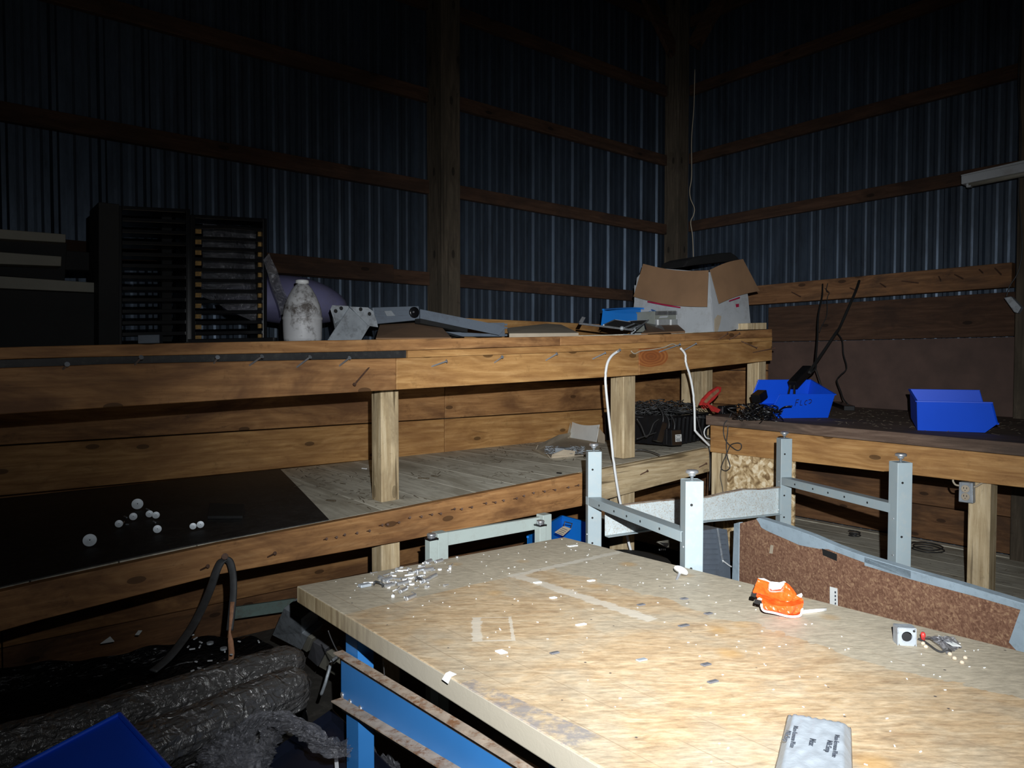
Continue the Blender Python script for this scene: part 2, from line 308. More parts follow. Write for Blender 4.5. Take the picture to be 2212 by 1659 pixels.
def tabletop_mat():
    m, nt, b = mk('worn_bench_top'); tc = nd(nt, 'ShaderNodeTexCoord'); P = tc.outputs['Object']
    sx = nd(nt, 'ShaderNodeSeparateXYZ'); nt.links.new(P, sx.inputs[0]); X, Y, Z = sx.outputs
    mr = nd(nt, 'ShaderNodeMapping'); mr.inputs['Rotation'].default_value = (0, 0, .68); nt.links.new(P, mr.inputs[0]); mp = nd(nt, 'ShaderNodeMapping'); mp.inputs['Scale'].default_value = (5, 19, 19); nt.links.new(mr.outputs[0], mp.inputs[0])
    n1 = nd(nt, 'ShaderNodeTexNoise', i_Scale=2.2, i_Detail=7.0, i_Roughness=.7, i_Distortion=.8); nt.links.new(mp.outputs[0], n1.inputs['Vector'])
    r1 = ramp(nt, [(.30, (.30, .195, .11)), (.5, (.44, .315, .19)), (.7, (.56, .44, .30))]); nt.links.new(n1.outputs[0], r1.inputs[0])
    # dust
    n2 = nd(nt, 'ShaderNodeTexNoise', i_Scale=3.2, i_Detail=5.0, i_Roughness=.6, i_Distortion=.6); nt.links.new(P, n2.inputs['Vector'])
    d = ramp(nt, [(.46, (0, 0, 0)), (.62, (1, 1, 1))]); nt.links.new(n2.outputs[0], d.inputs[0])
    far = mth(nt, 'GREATER_THAN', mth(nt, 'ADD', Y, mth(nt, 'MULTIPLY', n2.outputs[0], .03)), -.285)
    right = mth(nt, 'GREATER_THAN', mth(nt, 'ADD', X, mth(nt, 'MULTIPLY', n2.outputs[0], .3)), .82)
    dust = mth(nt, 'MAXIMUM', mth(nt, 'MULTIPLY', d.outputs[0], .55), mth(nt, 'MULTIPLY', mth(nt, 'MAXIMUM', far, right), .82))
    c = mixc(nt, dust, r1.outputs[0], (.40, .36, .285))
    mp6 = nd(nt, 'ShaderNodeMapping'); mp6.inputs['Scale'].default_value = (.42, 1.5, 1.5); nt.links.new(mr.outputs[0], mp6.inputs[0]); n6 = nd(nt, 'ShaderNodeTexNoise', i_Scale=85.0, i_Detail=5.0, i_Roughness=.7); nt.links.new(mp6.outputs[0], n6.inputs['Vector'])
    r6 = ramp(nt, [(.34, (.68, .68, .66)), (.66, (1.28, 1.28, 1.25))]); nt.links.new(n6.outputs[0], r6.inputs[0]); c = mixc(nt, .8, c, r6.outputs[0], 'MULTIPLY')
    # pale dust ridge along the edges of a patch
    def line(v, at, w): return mth(nt, 'LESS_THAN', mth(nt, 'ABSOLUTE', mth(nt, 'SUBTRACT', mth(nt, 'ADD', v, mth(nt, 'MULTIPLY', n6.outputs[0], w*1.6)), at+w*.8)), mth(nt, 'MULTIPLY', n1.outputs[0], w*1.9))
    def rng(v, a, bb): return mth(nt, 'MULTIPLY', mth(nt, 'GREATER_THAN', v, a), mth(nt, 'LESS_THAN', v, bb))
    e1 = mth(nt, 'MULTIPLY', line(Y, -.30, .014), rng(X, .50, 1.05)); e2 = mth(nt, 'MULTIPLY', line(X, .525, .02), rng(Y, -.80, -.285))
    qx, qy = mth(nt, 'SUBTRACT', X, .214), mth(nt, 'ADD', Y, .521)
    su = mth(nt, 'SUBTRACT', mth(nt, 'MULTIPLY', qx, .81), mth(nt, 'MULTIPLY', qy, .586)); sv = mth(nt, 'SUBTRACT', mth(nt, 'MULTIPLY', qx, -.586), mth(nt, 'MULTIPLY', qy, .81))
    sq = mth(nt, 'MAXIMUM', mth(nt, 'MULTIPLY', mth(nt, 'MAXIMUM', line(su, .008, .011), line(su, .086, .004)), rng(sv, -.004, .153)), mth(nt, 'MULTIPLY', mth(nt, 'MAXIMUM', line(sv, .0, .002), line(sv, .149, .003)), rng(su, 0, .089)))
    e = mth(nt, 'MAXIMUM', mth(nt, 'MAXIMUM', e1, e2), sq)
    c = mixc(nt, mth(nt, 'MULTIPLY', e, .6), c, (.60, .56, .48))
    # long joints of the laminated strips
    sw = mth(nt, 'LESS_THAN', mth(nt, 'ABSOLUTE', mth(nt, 'SUBTRACT', mth(nt, 'FRACT', mth(nt, 'MULTIPLY', X, 12.0)), .5)), .012)
    nj = ramp(nt, [(.45, (0, 0, 0)), (.55, (1, 1, 1))]); nt.links.new(n2.outputs[0], nj.inputs[0])
    c = mixc(nt, mth(nt, 'MULTIPLY', mth(nt, 'MULTIPLY', sw, nj.outputs[0]), .5), c, (.22, .15, .09))
    # grey scuff along the near left edge
    sc_ = mth(nt, 'MULTIPLY', mth(nt, 'MULTIPLY', rng(Y, -1.10, -.80), mth(nt, 'LESS_THAN', X, mth(nt, 'ADD', mth(nt, 'MULTIPLY', Y, -.09), -.058))), mth(nt, 'GREATER_THAN', Z, -.012))
    rs = ramp(nt, [(.40, (0, 0, 0)), (.56, (1, 1, 1))]); n8 = nd(nt, 'ShaderNodeTexNoise', i_Scale=34.0, i_Detail=5.0, i_Roughness=.7); nt.links.new(P, n8.inputs['Vector']); nt.links.new(n8.outputs[0], rs.inputs[0])
    c = mixc(nt, mth(nt, 'MULTIPLY', mth(nt, 'MULTIPLY', sc_, rs.outputs[0]), .75), c, (.20, .19, .20))
    # orange-brown resin blots and dark specks
    n4 = nd(nt, 'ShaderNodeTexVoronoi', i_Scale=5.0); nt.links.new(P, n4.inputs['Vector']); k = ramp(nt, [(.06, (1, 1, 1)), (.17, (0, 0, 0))]); nt.links.new(n4.outputs['Distance'], k.inputs[0])
    c = mixc(nt, mth(nt, 'MULTIPLY', k.outputs[0], .45), c, (.50, .27, .07))
    n5 = nd(nt, 'ShaderNodeTexVoronoi', i_Scale=30.0); nt.links.new(P, n5.inputs['Vector']); k5 = ramp(nt, [(.055, (1, 1, 1)), (.10, (0, 0, 0))]); nt.links.new(n5.outputs['Distance'], k5.inputs[0])
    sel = mth(nt, 'GREATER_THAN', n5.outputs['Color'], .72); c = mixc(nt, mth(nt, 'MULTIPLY', k5.outputs[0], sel), c, (.07, .06, .06))
    # side faces: vertical grain of the strip ends, dust on the near part
    side = mth(nt, 'LESS_THAN', X, mth(nt, 'MULTIPLY_ADD', Y, .02, .003))
    mp2 = nd(nt, 'ShaderNodeMapping'); mp2.inputs['Scale'].default_value = (10, 55, 8); nt.links.new(P, mp2.inputs[0])
    n7 = nd(nt, 'ShaderNodeTexNoise', i_Scale=1.0, i_Detail=5.0); nt.links.new(mp2.outputs[0], n7.inputs['Vector'])
    r7 = ramp(nt, [(.34, (.20, .14, .075)), (.6, (.38, .30, .18)), (.75, (.5, .41, .28))]); nt.links.new(n7.outputs[0], r7.inputs[0])
    fd = ramp(nt, [(.0, (0, 0, 0)), (1.0, (1, 1, 1))]); nt.links.new(mth(nt, 'MULTIPLY_ADD', Y, -2.6, -.55), fd.inputs[0])
    sidec = mixc(nt, fd.outputs[0], r7.outputs[0], (.37, .33, .26)); lowz = mth(nt, 'LESS_THAN', Z, mth(nt, 'MULTIPLY', Y, -.0278))
    c = mixc(nt, mth(nt, 'MULTIPLY', mth(nt, 'MULTIPLY', side, mth(nt, 'LESS_THAN', mth(nt, 'ADD', Z, mth(nt, 'MULTIPLY', Y, .0278)), -.0015)), 1.0), c, sidec)
    nt.links.new(c, b.inputs['Base Color']); b.inputs['Roughness'].default_value = .55; b.inputs['Specular IOR Level'].default_value = .35
    bump(nt, b, n1.outputs[0], .3, .002); return m
M['top'] = tabletop_mat()
# ================================================================= the barn
WY = 4.15; WX = 5.30; ZT = 5.4
def corrugated(along, c0, a0, a1, z0, z1, sgn, name):
    "rib profile every 0.207 m, extruded upward; inner face towards the room"
    P = []; p = .207; t = a0 - (a0 % p)
    prof = [(0, 0), (.012, -.018), (.030, -.018), (.042, 0), (.070, 0), (.083, -.0035), (.100, -.0035), (.113, 0), (.138, 0), (.151, -.0035), (.168, -.0035), (.181, 0)]
    while t < a1:
        for (q, h) in prof: P.append((t+q, h))
        t += p
    mb = MB(); nz = 6
    for i, (q, h) in enumerate(P):
        for k in range(nz+1):
            z = z0+(z1-z0)*k/nz; mb.add([(q, c0+h, z) if along == 'x' else (c0+h, q, z)])
    for i in range(len(P)-1):
        for k in range(nz):
            a = i*(nz+1)+k; b = a+nz+1
            mb.face(a, b, b+1, a+1) if along == 'x' else mb.face(a, a+1, b+1, b)
    n = len(mb.v); mb.add([(v.x, v.y+.001, v.z) if along == 'x' else (v.x+.001, v.y, v.z) for v in mb.v])
    for f in list(mb.f): mb.face(*[n+i for i in reversed(f)])
    return struct(mb.build(name, M['sheet']))
# rib crests line up with the bright streaks of the photo
off = (1.0435 % .207)
struct(MB().box(-4.2, 5.5, -3.4, 4.4, -.12, 0).build('floor', M['soot'])); struct(MB().box(-4.2, 5.5, -3.4, 4.4, ZT, ZT+.05).build('ceiling', M['roof']))
wl = corrugated('x', WY, -4.1, 5.35, 0, ZT, 1, 'wall_left'); wr = corrugated('y', WX, -3.3, 4.2, 0, ZT, 1, 'wall_right')
wl.location.x += .035; wr.location.y += .012
tn = [0]
def trim(mb, mat, bevel=.003):
    tn[0] += 1; return struct(mb.build('trim_%d' % tn[0], mat, bevel=bevel))
gy0, gy1 = WY-.06, WY-.021
for z in (2.06, 2.675, 3.285, 3.895, 4.5):
    h = .045
    trim(MB().hexa([(-4.1, gy0, z-h-.02), (-4.1, gy1, z-h-.02), (-4.1, gy1, z+h-.02), (-4.1, gy0, z+h-.02)], [(2.598, gy0, z-h-.005), (2.598, gy1, z-h-.005), (2.598, gy1, z+h-.005), (2.598, gy0, z+h-.005)]), M['girt_x'])
    trim(MB().box(2.752, 5.09, gy0, gy1, z-h, z+h), M['girt_x'])
for z in (2.70, 3.30, 3.90, 4.5): trim(MB().box(WX-.06, WX-.021, -3.2, 3.97, z-.045, z+.045), M['girt_y'])
trim(MB().box(1.45, 2.30, gy0-.04, gy0-.001, 2.01, 2.12), M['girt_x'])          # doubled girt beside the post
trim(MB().box(2.60, 2.75, 3.945, 4.128, 0, ZT), M['beam_z'], .006)                # square posts
trim(MB().box(5.095, 5.245, 3.975, 4.125, 0, ZT), M['beam_z'], .006)
trim(MB().box(5.10, 5.245, 1.28, 1.44, 0, ZT), M['beam_z'], .006)
trim(MB().bar(V((5.2, 3.9, 4.25)), V((5.2, 2.9, 5.35)), .04, .14), M['girt_y']); trim(MB().bar(V((5.1, 4.03, 4.2)), V((4.0, 4.03, 5.35)), .04, .14), M['girt_x'])
# horizontal lining boards on the left wall, floor to just above the upper shelf
rows = [(.0, .205, 'brown_x'), (.21, .43, 'old_x'), (.435, .66, 'old_x'), (.665, .892, 'old_x'), (.898, 1.118, 'pine_x'), (1.125, 1.348, 'old_x'), (1.353, 1.555, 'brown_x')]
for k, (z0, z1, mt) in enumerate(rows):
    gx0, gx1 = atY(505, 1300, 3.9).x, atY(650, 1300, 3.9).x
    for (x0, x1) in [(-3.0, .2), (.205, 2.585), (2.59, 5.09)]: trim(MB().box(x0, x1, 3.90-(.004*(k % 2)), 3.94, z0, z1), M[mt])
trim(MB().box(2.755, 5.09, 4.06, 4.128, 1.58, 1.80), M['pine_x'])
# boards and plywood on the right wall
trim(MB().box(5.13, 5.20, 1.47, 3.6, 1.955, 2.105), M['brown_y']); trim(MB().box(5.20, 5.278, 1.47, 3.15, 1.655, 1.93), M['girt_y'])
trim(MB().box(5.10, 5.12, -1.2, 1.27, 1.955, 2.105), M['brown_y'])
trim(MB().box(5.21, 5.278, -2, 3.15, 1.10, 1.65), M['ply'], 0)
for z0, z1 in [(.29, .52), (.525, .76), (.765, 1.0)]: trim(MB().box(5.20, 5.278, -2, 3.89, z0, z1), M['brown_y'])
for z0, z1 in [(1.005, 1.13), (1.135, 1.42), (1.425, 1.652)]: trim(MB().box(5.20, 5.278, 3.155, 3.89, z0, z1), M['old_y'])
def knotted(o):
    "the board with the large red-brown knot at its left end"
    m = M['pine_x'].copy(); nt = m.node_tree; b = nt.nodes['Principled BSDF']; tc = nd(nt, 'ShaderNodeTexCoord'); s = nd(nt, 'ShaderNodeSeparateXYZ'); nt.links.new(tc.outputs['Object'], s.inputs[0])
    c0 = atY(1407, 770, 2.60)-V(o['_w']); old = b.inputs['Base Color'].links[0].from_socket
    dx = mth(nt, 'DIVIDE', mth(nt, 'SUBTRACT', s.outputs[0], c0.x), .155); dz = mth(nt, 'DIVIDE', mth(nt, 'SUBTRACT', s.outputs[2], c0.z), .062); r = mth(nt, 'SQRT', mth(nt, 'ADD', mth(nt, 'MULTIPLY', dx, dx), mth(nt, 'MULTIPLY', dz, dz)))
    rp = ramp(nt, [(.0, (.20, .055, .015)), (.6, (.27, .075, .02)), (1.0, (.36, .13, .035))]); n = nd(nt, 'ShaderNodeTexNoise', i_Scale=9.0); nt.links.new(tc.outputs['Object'], n.inputs['Vector'])
    w_ = mth(nt, 'MULTIPLY_ADD', mth(nt, 'SINE', mth(nt, 'ADD', mth(nt, 'MULTIPLY', r, 30.0), mth(nt, 'MULTIPLY', n.outputs[0], 6.0))), .35, r); nt.links.new(w_, rp.inputs[0])
    k = mth(nt, 'LESS_THAN', mth(nt, 'ADD', r, mth(nt, 'MULTIPLY', n.outputs[0], .3)), 1.12); nt.links.new(mixc(nt, mth(nt, 'MULTIPLY', k, .85), old, rp.outputs[0]), b.inputs['Base Color']); return m
# ================================================================= left-hand shelving (one built thing)
SY = 2.60
SH = root('storage_shelving', (1.8, 3.3, 0), 'long two-tier plank shelving along the left wall, built of knotty brown boards', 'shelving')
def pfront(pix, Y, th, name, mat, par, bevel=.003):
    "board whose front face is the given outline on the plane y=Y"
    return MB().prism([atY(x, y, Y) for (x, y) in pix], (0, th, 0)).build(name, mat, par, bevel=bevel)
L = -700
def yl(x, a, b): return a[1]+(b[1]-a[1])*(x-a[0])/(b[0]-a[0])
def fb(x0, x1, top, bot, Y, th, mat, name='fascia_board', par=SH, bevel=.003):
    n = 5; xs = [x0+(x1-x0)*i/n for i in range(n+1)]
    return pfront([(x, bot(x)) for x in xs]+[(x, top(x)) for x in reversed(xs)], Y, th, name, mat, par, bevel)
def pw(*pts):
    def f(x):
        for (a, b) in zip(pts, pts[1:]):
            if x <= b[0] or b is pts[-1]: return yl(x, a, b)
    return f
fT = pw((L, 823), (167, 788), (740, 776), (855, 774), (1300, 758), (1668, 736.5)); fB = pw((L, 945), (0, 895), (740, 848), (857, 842), (1372, 811), (1668, 778.5))
cT = pw((L, 772), (0, 750), (401, 740.5), (740, 734.5), (1100, 729), (1450, 722), (1668, 711)); cB = pw((L, 806), (134, 771), (740, 760.5), (1060, 752), (1450, 738), (1668, 728))
fb(L, 855.5, fT, fB, SY, .038, M['old_x']); fb(856.5, 1380, fT, fB, SY, .038, M['pine_x']); KN = fb(1381, 1668, fT, fB, SY, .038, M['pine_x']); KN.data.materials[0] = knotted(KN); KN2 = fb(1211, 1380, fT, fB, SY, .038, M['pine_x']) if False else None
fb(L, 1210, cT, cB, SY-.004, .14, M['old_x'], 'cap_board'); fb(1211, 1668, cT, cB, SY-.004, .14, M['old_x'], 'cap_board')
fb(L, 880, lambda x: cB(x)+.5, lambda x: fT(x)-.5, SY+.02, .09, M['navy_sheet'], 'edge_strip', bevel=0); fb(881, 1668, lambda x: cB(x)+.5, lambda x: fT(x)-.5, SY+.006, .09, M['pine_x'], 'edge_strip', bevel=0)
def zU(x): return 1.50+.0419*x
x = -2.6
while x < 4.36:
    x1 = min(x+.235, 4.36)
    MB().hexa([(x, 2.745, zU(x)), (x1-.003, 2.745, zU(x1)), (x1-.003, 2.745, zU(x1)+.025), (x, 2.745, zU(x)+.025)], [(x, 3.895, zU(x)), (x1-.003, 3.895, zU(x1)), (x1-.003, 3.895, zU(x1)+.025), (x, 3.895, zU(x)+.025)]).build('deck_board', M['grey_y'], SH)
    x += .235
# lower tier
lT = pw((L, 1440), (228, 1226), (405, 1188), (720, 1128), (860, 1101), (1103, 1056), (1260, 1022), (1535, 967)); lB = pw((L, 1565), (0, 1362), (560, 1219), (860, 1171), (1262, 1092), (1535, 1018))
fb(L, 1259, lT, lB, SY, .038, M['old_x']); fb(1260, 1533, lT, lB, SY, .038, M['post_x'])
lTw = [atY(q, lT(q), SY) for q in (L, -300, 0, 228, 405, 720, 860, 1103, 1260, 1535)]
def zL(x):
    for a, b in zip(lTw, lTw[1:]):
        if x <= b.x or b is lTw[-1]: return a.z+(b.z-a.z)*(x-a.x)/(b.x-a.x)
def zB(x): return .893+.008*(x-1.4)
x = -1.75; k = 0
while x < 5.05:
    x1 = x+.2455; front = 2.639; mt = M['navy_sheet'] if x < .2 else M['grey_y']
    a, b = zL(x)-.0, zL(x1)
    MB().hexa([(x, front, a-.028), (x1-.005, front, b-.028), (x1-.005, front, b), (x, front, a)], [(x, 3.894, zB(x)-.028), (x1-.005, 3.894, zB(x1)-.028), (x1-.005, 3.894, zB(x1)), (x, 3.894, zB(x))]).build('deck_board', M['grey_y'], SH)
    x += .2455
def post(px_r, Y, s, z0, z1, mat=M['post_z'], par=SH, name='post'):
    xr = atY(px_r, 777, Y).x
    return MB().box(xr-s, xr, Y, Y+s, z0, z1).build(name, mat, par, bevel=.004)
post(861, 2.775, .089, .86, 1.53); post(1373, 2.70, .10, .95, 1.62); post(1516, 3.06, .10, .96, 1.66); post(1540, 3.07, .075, .96, 1.66); post(1655, 2.66, .089, 0, 1.66)
post(862, 2.66, .089, 0, .82); post(1373, 2.66, .10, 0, .91); post(-230, 2.70, .089, .70, 1.46); post(-230, 2.66, .089, 0, .66)
pfront([(1615, 712), (1656, 711), (1656, 697), (1615, 698)], 2.70, .09, 'post', M['post_z'], SH)
# bare nails standing out of the fascias
def nail(head, base, Y, out=.07, r=.0026, par=SH, mt='nail'):
    a = atY(base[0], base[1], Y+.004); b = atY(head[0], head[1], Y-out)
    mb = MB().tube([a, b], r, 7); d = (b-a).normalized(); mb.lathe([(r*2.3, -.001), (r*2.3, .0015)], b, d, 9); return mb.build('nail', M[mt], par)
for hd, bs in [((670, 771), (640, 794)), ((755, 773), (732, 791)), ((965, 780), (931, 792)), ((1085, 771), (1067, 784)), ((1203, 764), (1178, 779)), ((1308, 762), (1279, 776)),
               ((1339, 756), (1322, 767)), ((1469, 744), (1422, 761)), ((1504, 742), (1472, 760)), ((305, 772), (291, 788)), ((566, 770), (538, 790)), ((145, 787), (136, 798)), ((470, 772), (462, 785))]:
    nail(hd, bs, SY, .055, .0034)
for hd, bs in [((1572, 720), (1552, 734)), ((1598, 720), (1575, 734)), ((1635, 751), (1601, 737)), ((1673, 752), (1624, 762))]: nail(hd, bs, SY, .06, .0028, mt='rnail')
nail((766, 830), (798, 793), SY, .05, .0032, mt='rnail')
for i in range(26):
    x = 700+i*22.6+random.uniform(-5, 5); y = pw((700, 1168), (900, 1118), (1260, 1044))(x)+random.uniform(-3, 3)
    nail((x+random.uniform(4, 9), y+random.uniform(-3, 1)), (x, y), SY, .035, .0022, mt='rnail')
for (x, y) in [(1390, 1022), (1517, 1006), (585, 1200), (440, 1228)]: nail((x+9, y-5), (x-8, y+4), SY, .045, .003, mt='rnail')
# ================================================================= right-hand bench
BX = 3.664
BN = root('workbench', (4.4, .8, 0), 'built-in wooden workbench along the right wall with a dark dusty plank top', 'workbench')
def zb(y): return 1.168-.015*(2.6-y)
MB().hexa([(BX-.02, -1.4, zb(-1.4)-.055), (5.2, -1.4, zb(-1.4)-.055), (5.2, -1.4, zb(-1.4)), (BX-.02, -1.4, zb(-1.4))], [(BX-.02, 2.62, 1.112), (5.2, 2.62, 1.112), (5.2, 2.62, zb(2.62)), (BX-.02, 2.62, zb(2.62))]).build('bench_top', M['darkwood_y'], BN, bevel=.004)
def bz(y): return 1.097+.006*(2.6-y)
MB().hexa([(BX, -1.4, .955), (BX+.04, -1.4, .955), (BX+.04, -1.4, 1.050), (BX, -1.4, 1.050)], [(BX, 2.6, .945), (BX+.04, 2.6, .945), (BX+.04, 2.6, 1.108), (BX, 2.6, 1.108)]).build('front_rail', M['pine_y'], BN, bevel=.003)
MB().box(BX+.041, 5.1, 2.545, 2.585, .94, 1.098).build('end_rail', M['pine_x'], BN, bevel=.003)
for y, z0, z1, xx in [(2.50, 0, .944, BX), (1.12, 0, .948, BX+.03), (1.1, .29, 1.09, 4.85), (-.5, 0, .948, BX+.03)]: MB().box(xx, xx+.09, y, y+.09, z0, z1).build('post', M['post_z'], BN, bevel=.004)
MB().box(BX+.02, BX+.032, 2.06, 2.49, .30, .943).build('strand_board_panel', M['osb'], BN)
for i in range(6): MB().box(BX+.12+.235*i, BX+.35+.235*i, -1.4, 3.88, .245, .28).build('lower_shelf_board', M['grey_y'], BN)
MB().box(5.13, 5.195, -1.4, 3.88, .2, .285).build('lower_shelf_board', M['grey_y'], BN)
# nails in the long board above the bench
nb = []
for (hx, hy, bx, by) in [(1730, 641, 1710, 631), (1792, 633, 1782, 623), (1849, 627, 1836, 622), (1914, 620, 1901, 612), (1984, 611, 1948, 607), (2033, 607, 2028, 597), (2081, 602, 2062, 593), (2124, 590, 2115, 582), (2163, 593, 2149, 579)]:
    a = atX(bx, by, 5.132); b = atX(hx, hy, 5.07); o = MB().tube([a, b], .004, 6).build('nail', M['rnail']); tag(o, '', 'nail', 'bent nails in the board above the right bench'); nb.append(o)
for i, o in enumerate(nb): o['label'] = ['leftmost', 'second from left', 'third from left', 'fourth and longest', 'fifth from left', 'sixth from left', 'seventh from left', 'second from right', 'rightmost'][i]+' rusty nail in the brown board above the right bench'
# ================================================================= the big table
TA = V((.74813712, 1.85350876, .88879822)); TN = V((.01549524, .02750779, .99950149)).normalized(); TD = V((-.0205923, -.9994007, .02782426)).normalized(); TV = TN.cross(TD); TV = -TV if TV.x < 0 else TV
def onT(x, y, h=0.0): p = atN(x, y, TN, TN.dot(TA)+h); return p
TB = root('work_table', (1.2, .95, 0), 'heavy work table with worn wooden top lit by the torch and blue steel legs', 'table')
tq = [TA, onT(1218, 1160), onT(1218, 1160)+(onT(2212, 1408)-onT(1218, 1160)).normalized()*1.9, TA+(onT(1294, 1655)-TA).normalized()*1.88]
MB().prism([q-TN*.044 for q in tq], TN*.044).build('tabletop', M['top'], TB, org=TA, bevel=.003)
def blueleg(x0, x1, y0, y1):
    t = .003; mb = MB(); mb.box(x0, x0+t, y0, y1, 0, .842); mb.box(x0, x1, y0, y0+t, 0, .842); mb.box(x0, x1, y1-t, y1, 0, .842)
    mb.box(x0-.02, x1+.02, y0-.01, y1+.01, 0, .006); return mb.build('leg', M['blue_steel'], TB, bevel=.0015)
blueleg(.842, .890, 1.685, 1.753)
o = MB().box(1.56, 1.63, 1.66, 1.73, 0, .822).build('leg', M['blue_steel'], TB); MB().box(.842, .89, .09, .16, 0, .87).build('leg', M['blue_steel'], TB); MB().box(1.6, 1.65, .09, .16, 0, .86).build('leg', M['blue_steel'], TB)
SXP = .836
s1 = atX(737, 1412, SXP); s2 = atX(1125, 1644, SXP); s4 = atX(737, 1515, SXP); s3 = atX(1030, 1689, SXP)
d1 = (s2-s1); d2 = (s3-s4); yend = .12
E1 = s1+d1*((yend-s1.y)/d1.y); E2 = s4+d2*((yend-s4.y)/d2.y)
MB().prism([s1, E1, E2, s4], (.003, 0, 0)).build('side_panel', M['blue_steel'], TB)
def angle_iron(a, b, w):
    mb = MB(); d = (b-a)/2; c = (a+b)/2
    mb.ob(c, d, V((w/2, 0, 0)), V((0, 0, .0018))); mb.ob(c+V((w/2-.002, 0, -w/2)), d, V((.0018, 0, 0)), V((0, 0, w/2))); return mb.build('angle_rail', M['rust'], TB)
ra = atX(730, 1408, SXP-.012); rb = E1+V((-.012, 0, .002)); angle_iron(ra, rb, .026)
ra = atX(728, 1511, SXP-.014); rb = E2+V((-.014, 0, .004)); angle_iron(ra, rb, .034)
for (x, y) in [(740, 1418), (758, 1432), (740, 1501), (757, 1516), (779, 1530)]:
    p = atX(x, y, SXP); MB().lathe([(.0085, 0), (.0075, .003), (.003, .005)], p, (-1, 0, 0), 12).build('bolt', M['zinc'], TB, smooth=True)
# ================================================================= upturned desk with white legs
DK = root('upturned_desk', (2.2, 1.5, .42), 'white steel desk upside down behind the work table, four levelling feet in the air', 'desk')
A1, A2 = math.radians(234.5), math.radians(144.5)
e1 = V((math.cos(A1), math.sin(A1), 0)); e2 = V((math.cos(A2), math.sin(A2), 0))
def foot(c, r=.0185, h=.024, par=DK, mt='zinc'):
    MB().lathe([(.0045, 0), (.0045, h-.012), (.010, h-.012), (.010, h-.007), (r*.55, h-.006), (r, h-.003), (r*1.03, h), (r, h+.004), (r*.8, h+.0065), (.002, h+.007)], c, (0, 0, 1), 22).build('levelling_foot', M[mt], par, smooth=True)
legs = {}
ZF = 1.145
for nm, (pxl, pxc, pxr, py) in dict(a=(1469, 1482, 1523, 1040), b=(1262, 1271, 1305, 976), c=(1921.6, 1940, 1970, 1000), d=(1678, 1688, 1716, 948)).items():
    c = atZ(pxc, py, ZF)                        # the near vertical edge of the leg
    mid = atZ((pxl+pxr)/2, py, ZF)
    dep = (mid-EYE).dot(FW); wid = (pxr-pxc)*dep/F; side = (pxc-pxl)*dep/F
    vd = (V((c.x, c.y, 0))).normalized(); 
    s1_ = wid/max(.3, abs(V((-e1.y, e1.x, 0)).cross(vd).z)); s = .052
    t1 = -e2; t2 = -e1                            # along the wide face (to the right), and away from the viewer
    wv = .052 if nm != 'd' else .05
    cc = c+t1*wv/2+t2*wv/2; legs[nm] = (c, cc, wv)
    mb = MB(); th = .0022
    z0, z1 = .45, ZF
    hx, hy = t1*wv/2, t2*wv/2
    for (o_, X, Y) in [(-hy, hx, t2*th/2), (hy, hx, t2*th/2), (-hx, t1*th/2, hy), (hx, t1*th/2, hy)]:
        q = cc+o_; mb.ob(V((q.x, q.y, (z0+z1)/2)), X, Y, V((0, 0, (z1-z0)/2)))
    mb.ob(V((cc.x, cc.y, z1-.004)), hx*.98, hy*.98, V((0, 0, .003)))
    lg = mb.build('leg', M['white_enamel'], DK, bevel=.0018)
    foot(V((cc.x, cc.y, z1)))
    for dz in (-.07, -.26, -.36, -.47):
        q = c+t1*wv*.32-t2*.0006; MB().lathe([(.0042, 0), (.0042, .0012)], V((q.x, q.y, z1+dz)), -t2, 10).build('bolt_hole', M['blackm'], lg if False else DK)
    for dz in (-.2, -.33):
        q = c+t2*wv*.4-t1*.0006; MB().lathe([(.0035, 0), (.0035, .0015)], V((q.x, q.y, z1+dz)), -t1, 10).build('rivet', M['zinc'], DK)
def crossbar(p, q, w, h, name='crossbar', mat='white_enamel', holes=True, par=DK):
    mb = MB(); d = (q-p).normalized(); r = d.cross(V((0, 0, 1))).normalized()
    mb.bar(p, q, .002, h); mb.ob((p+q)/2-r*w/2+V((0, 0, h/2)), (q-p)/2, r*w/2, V((0, 0, .001))); o = mb.build(name, M[mat], par, bevel=.0008)
    if holes:
        for t in (.18, .36, .5, .64, .82):
            for sg, off in ((1, 0),):
                c = p.lerp(q, t)+r*.0012; MB().lathe([(.0042, 0), (.0042, .001)], c, r, 10).build('bolt_hole', M['blackm'], par)
    return o
def zat(px, py, pt):                       # height at which the sight line passes the plan position pt
    d = ray(px, py); t = (pt.x*d.x+pt.y*d.y)/(d.x*d.x+d.y*d.y); return EYE.z+d.z*t
pa, pb, pc, pd = [legs[k][1] for k in 'abcd']
def bars(P, Q, pxP, pxQ):
    p = V((P.x, P.y, zat(*pxP, P))); q = V((Q.x, Q.y, zat(*pxQ, Q))); return p, q
oB = -t1*.031
p, q = bars(pb+oB, pa+oB, (1275, 1081), (1474, 1160)); p = p-(q-p).normalized()*.0; crossbar(p, q, .045, .031)
p, q = bars(pd+oB*.8, pc+oB*.8, (1690, 1038), (1924, 1099)); crossbar(p, q, .042, .033)
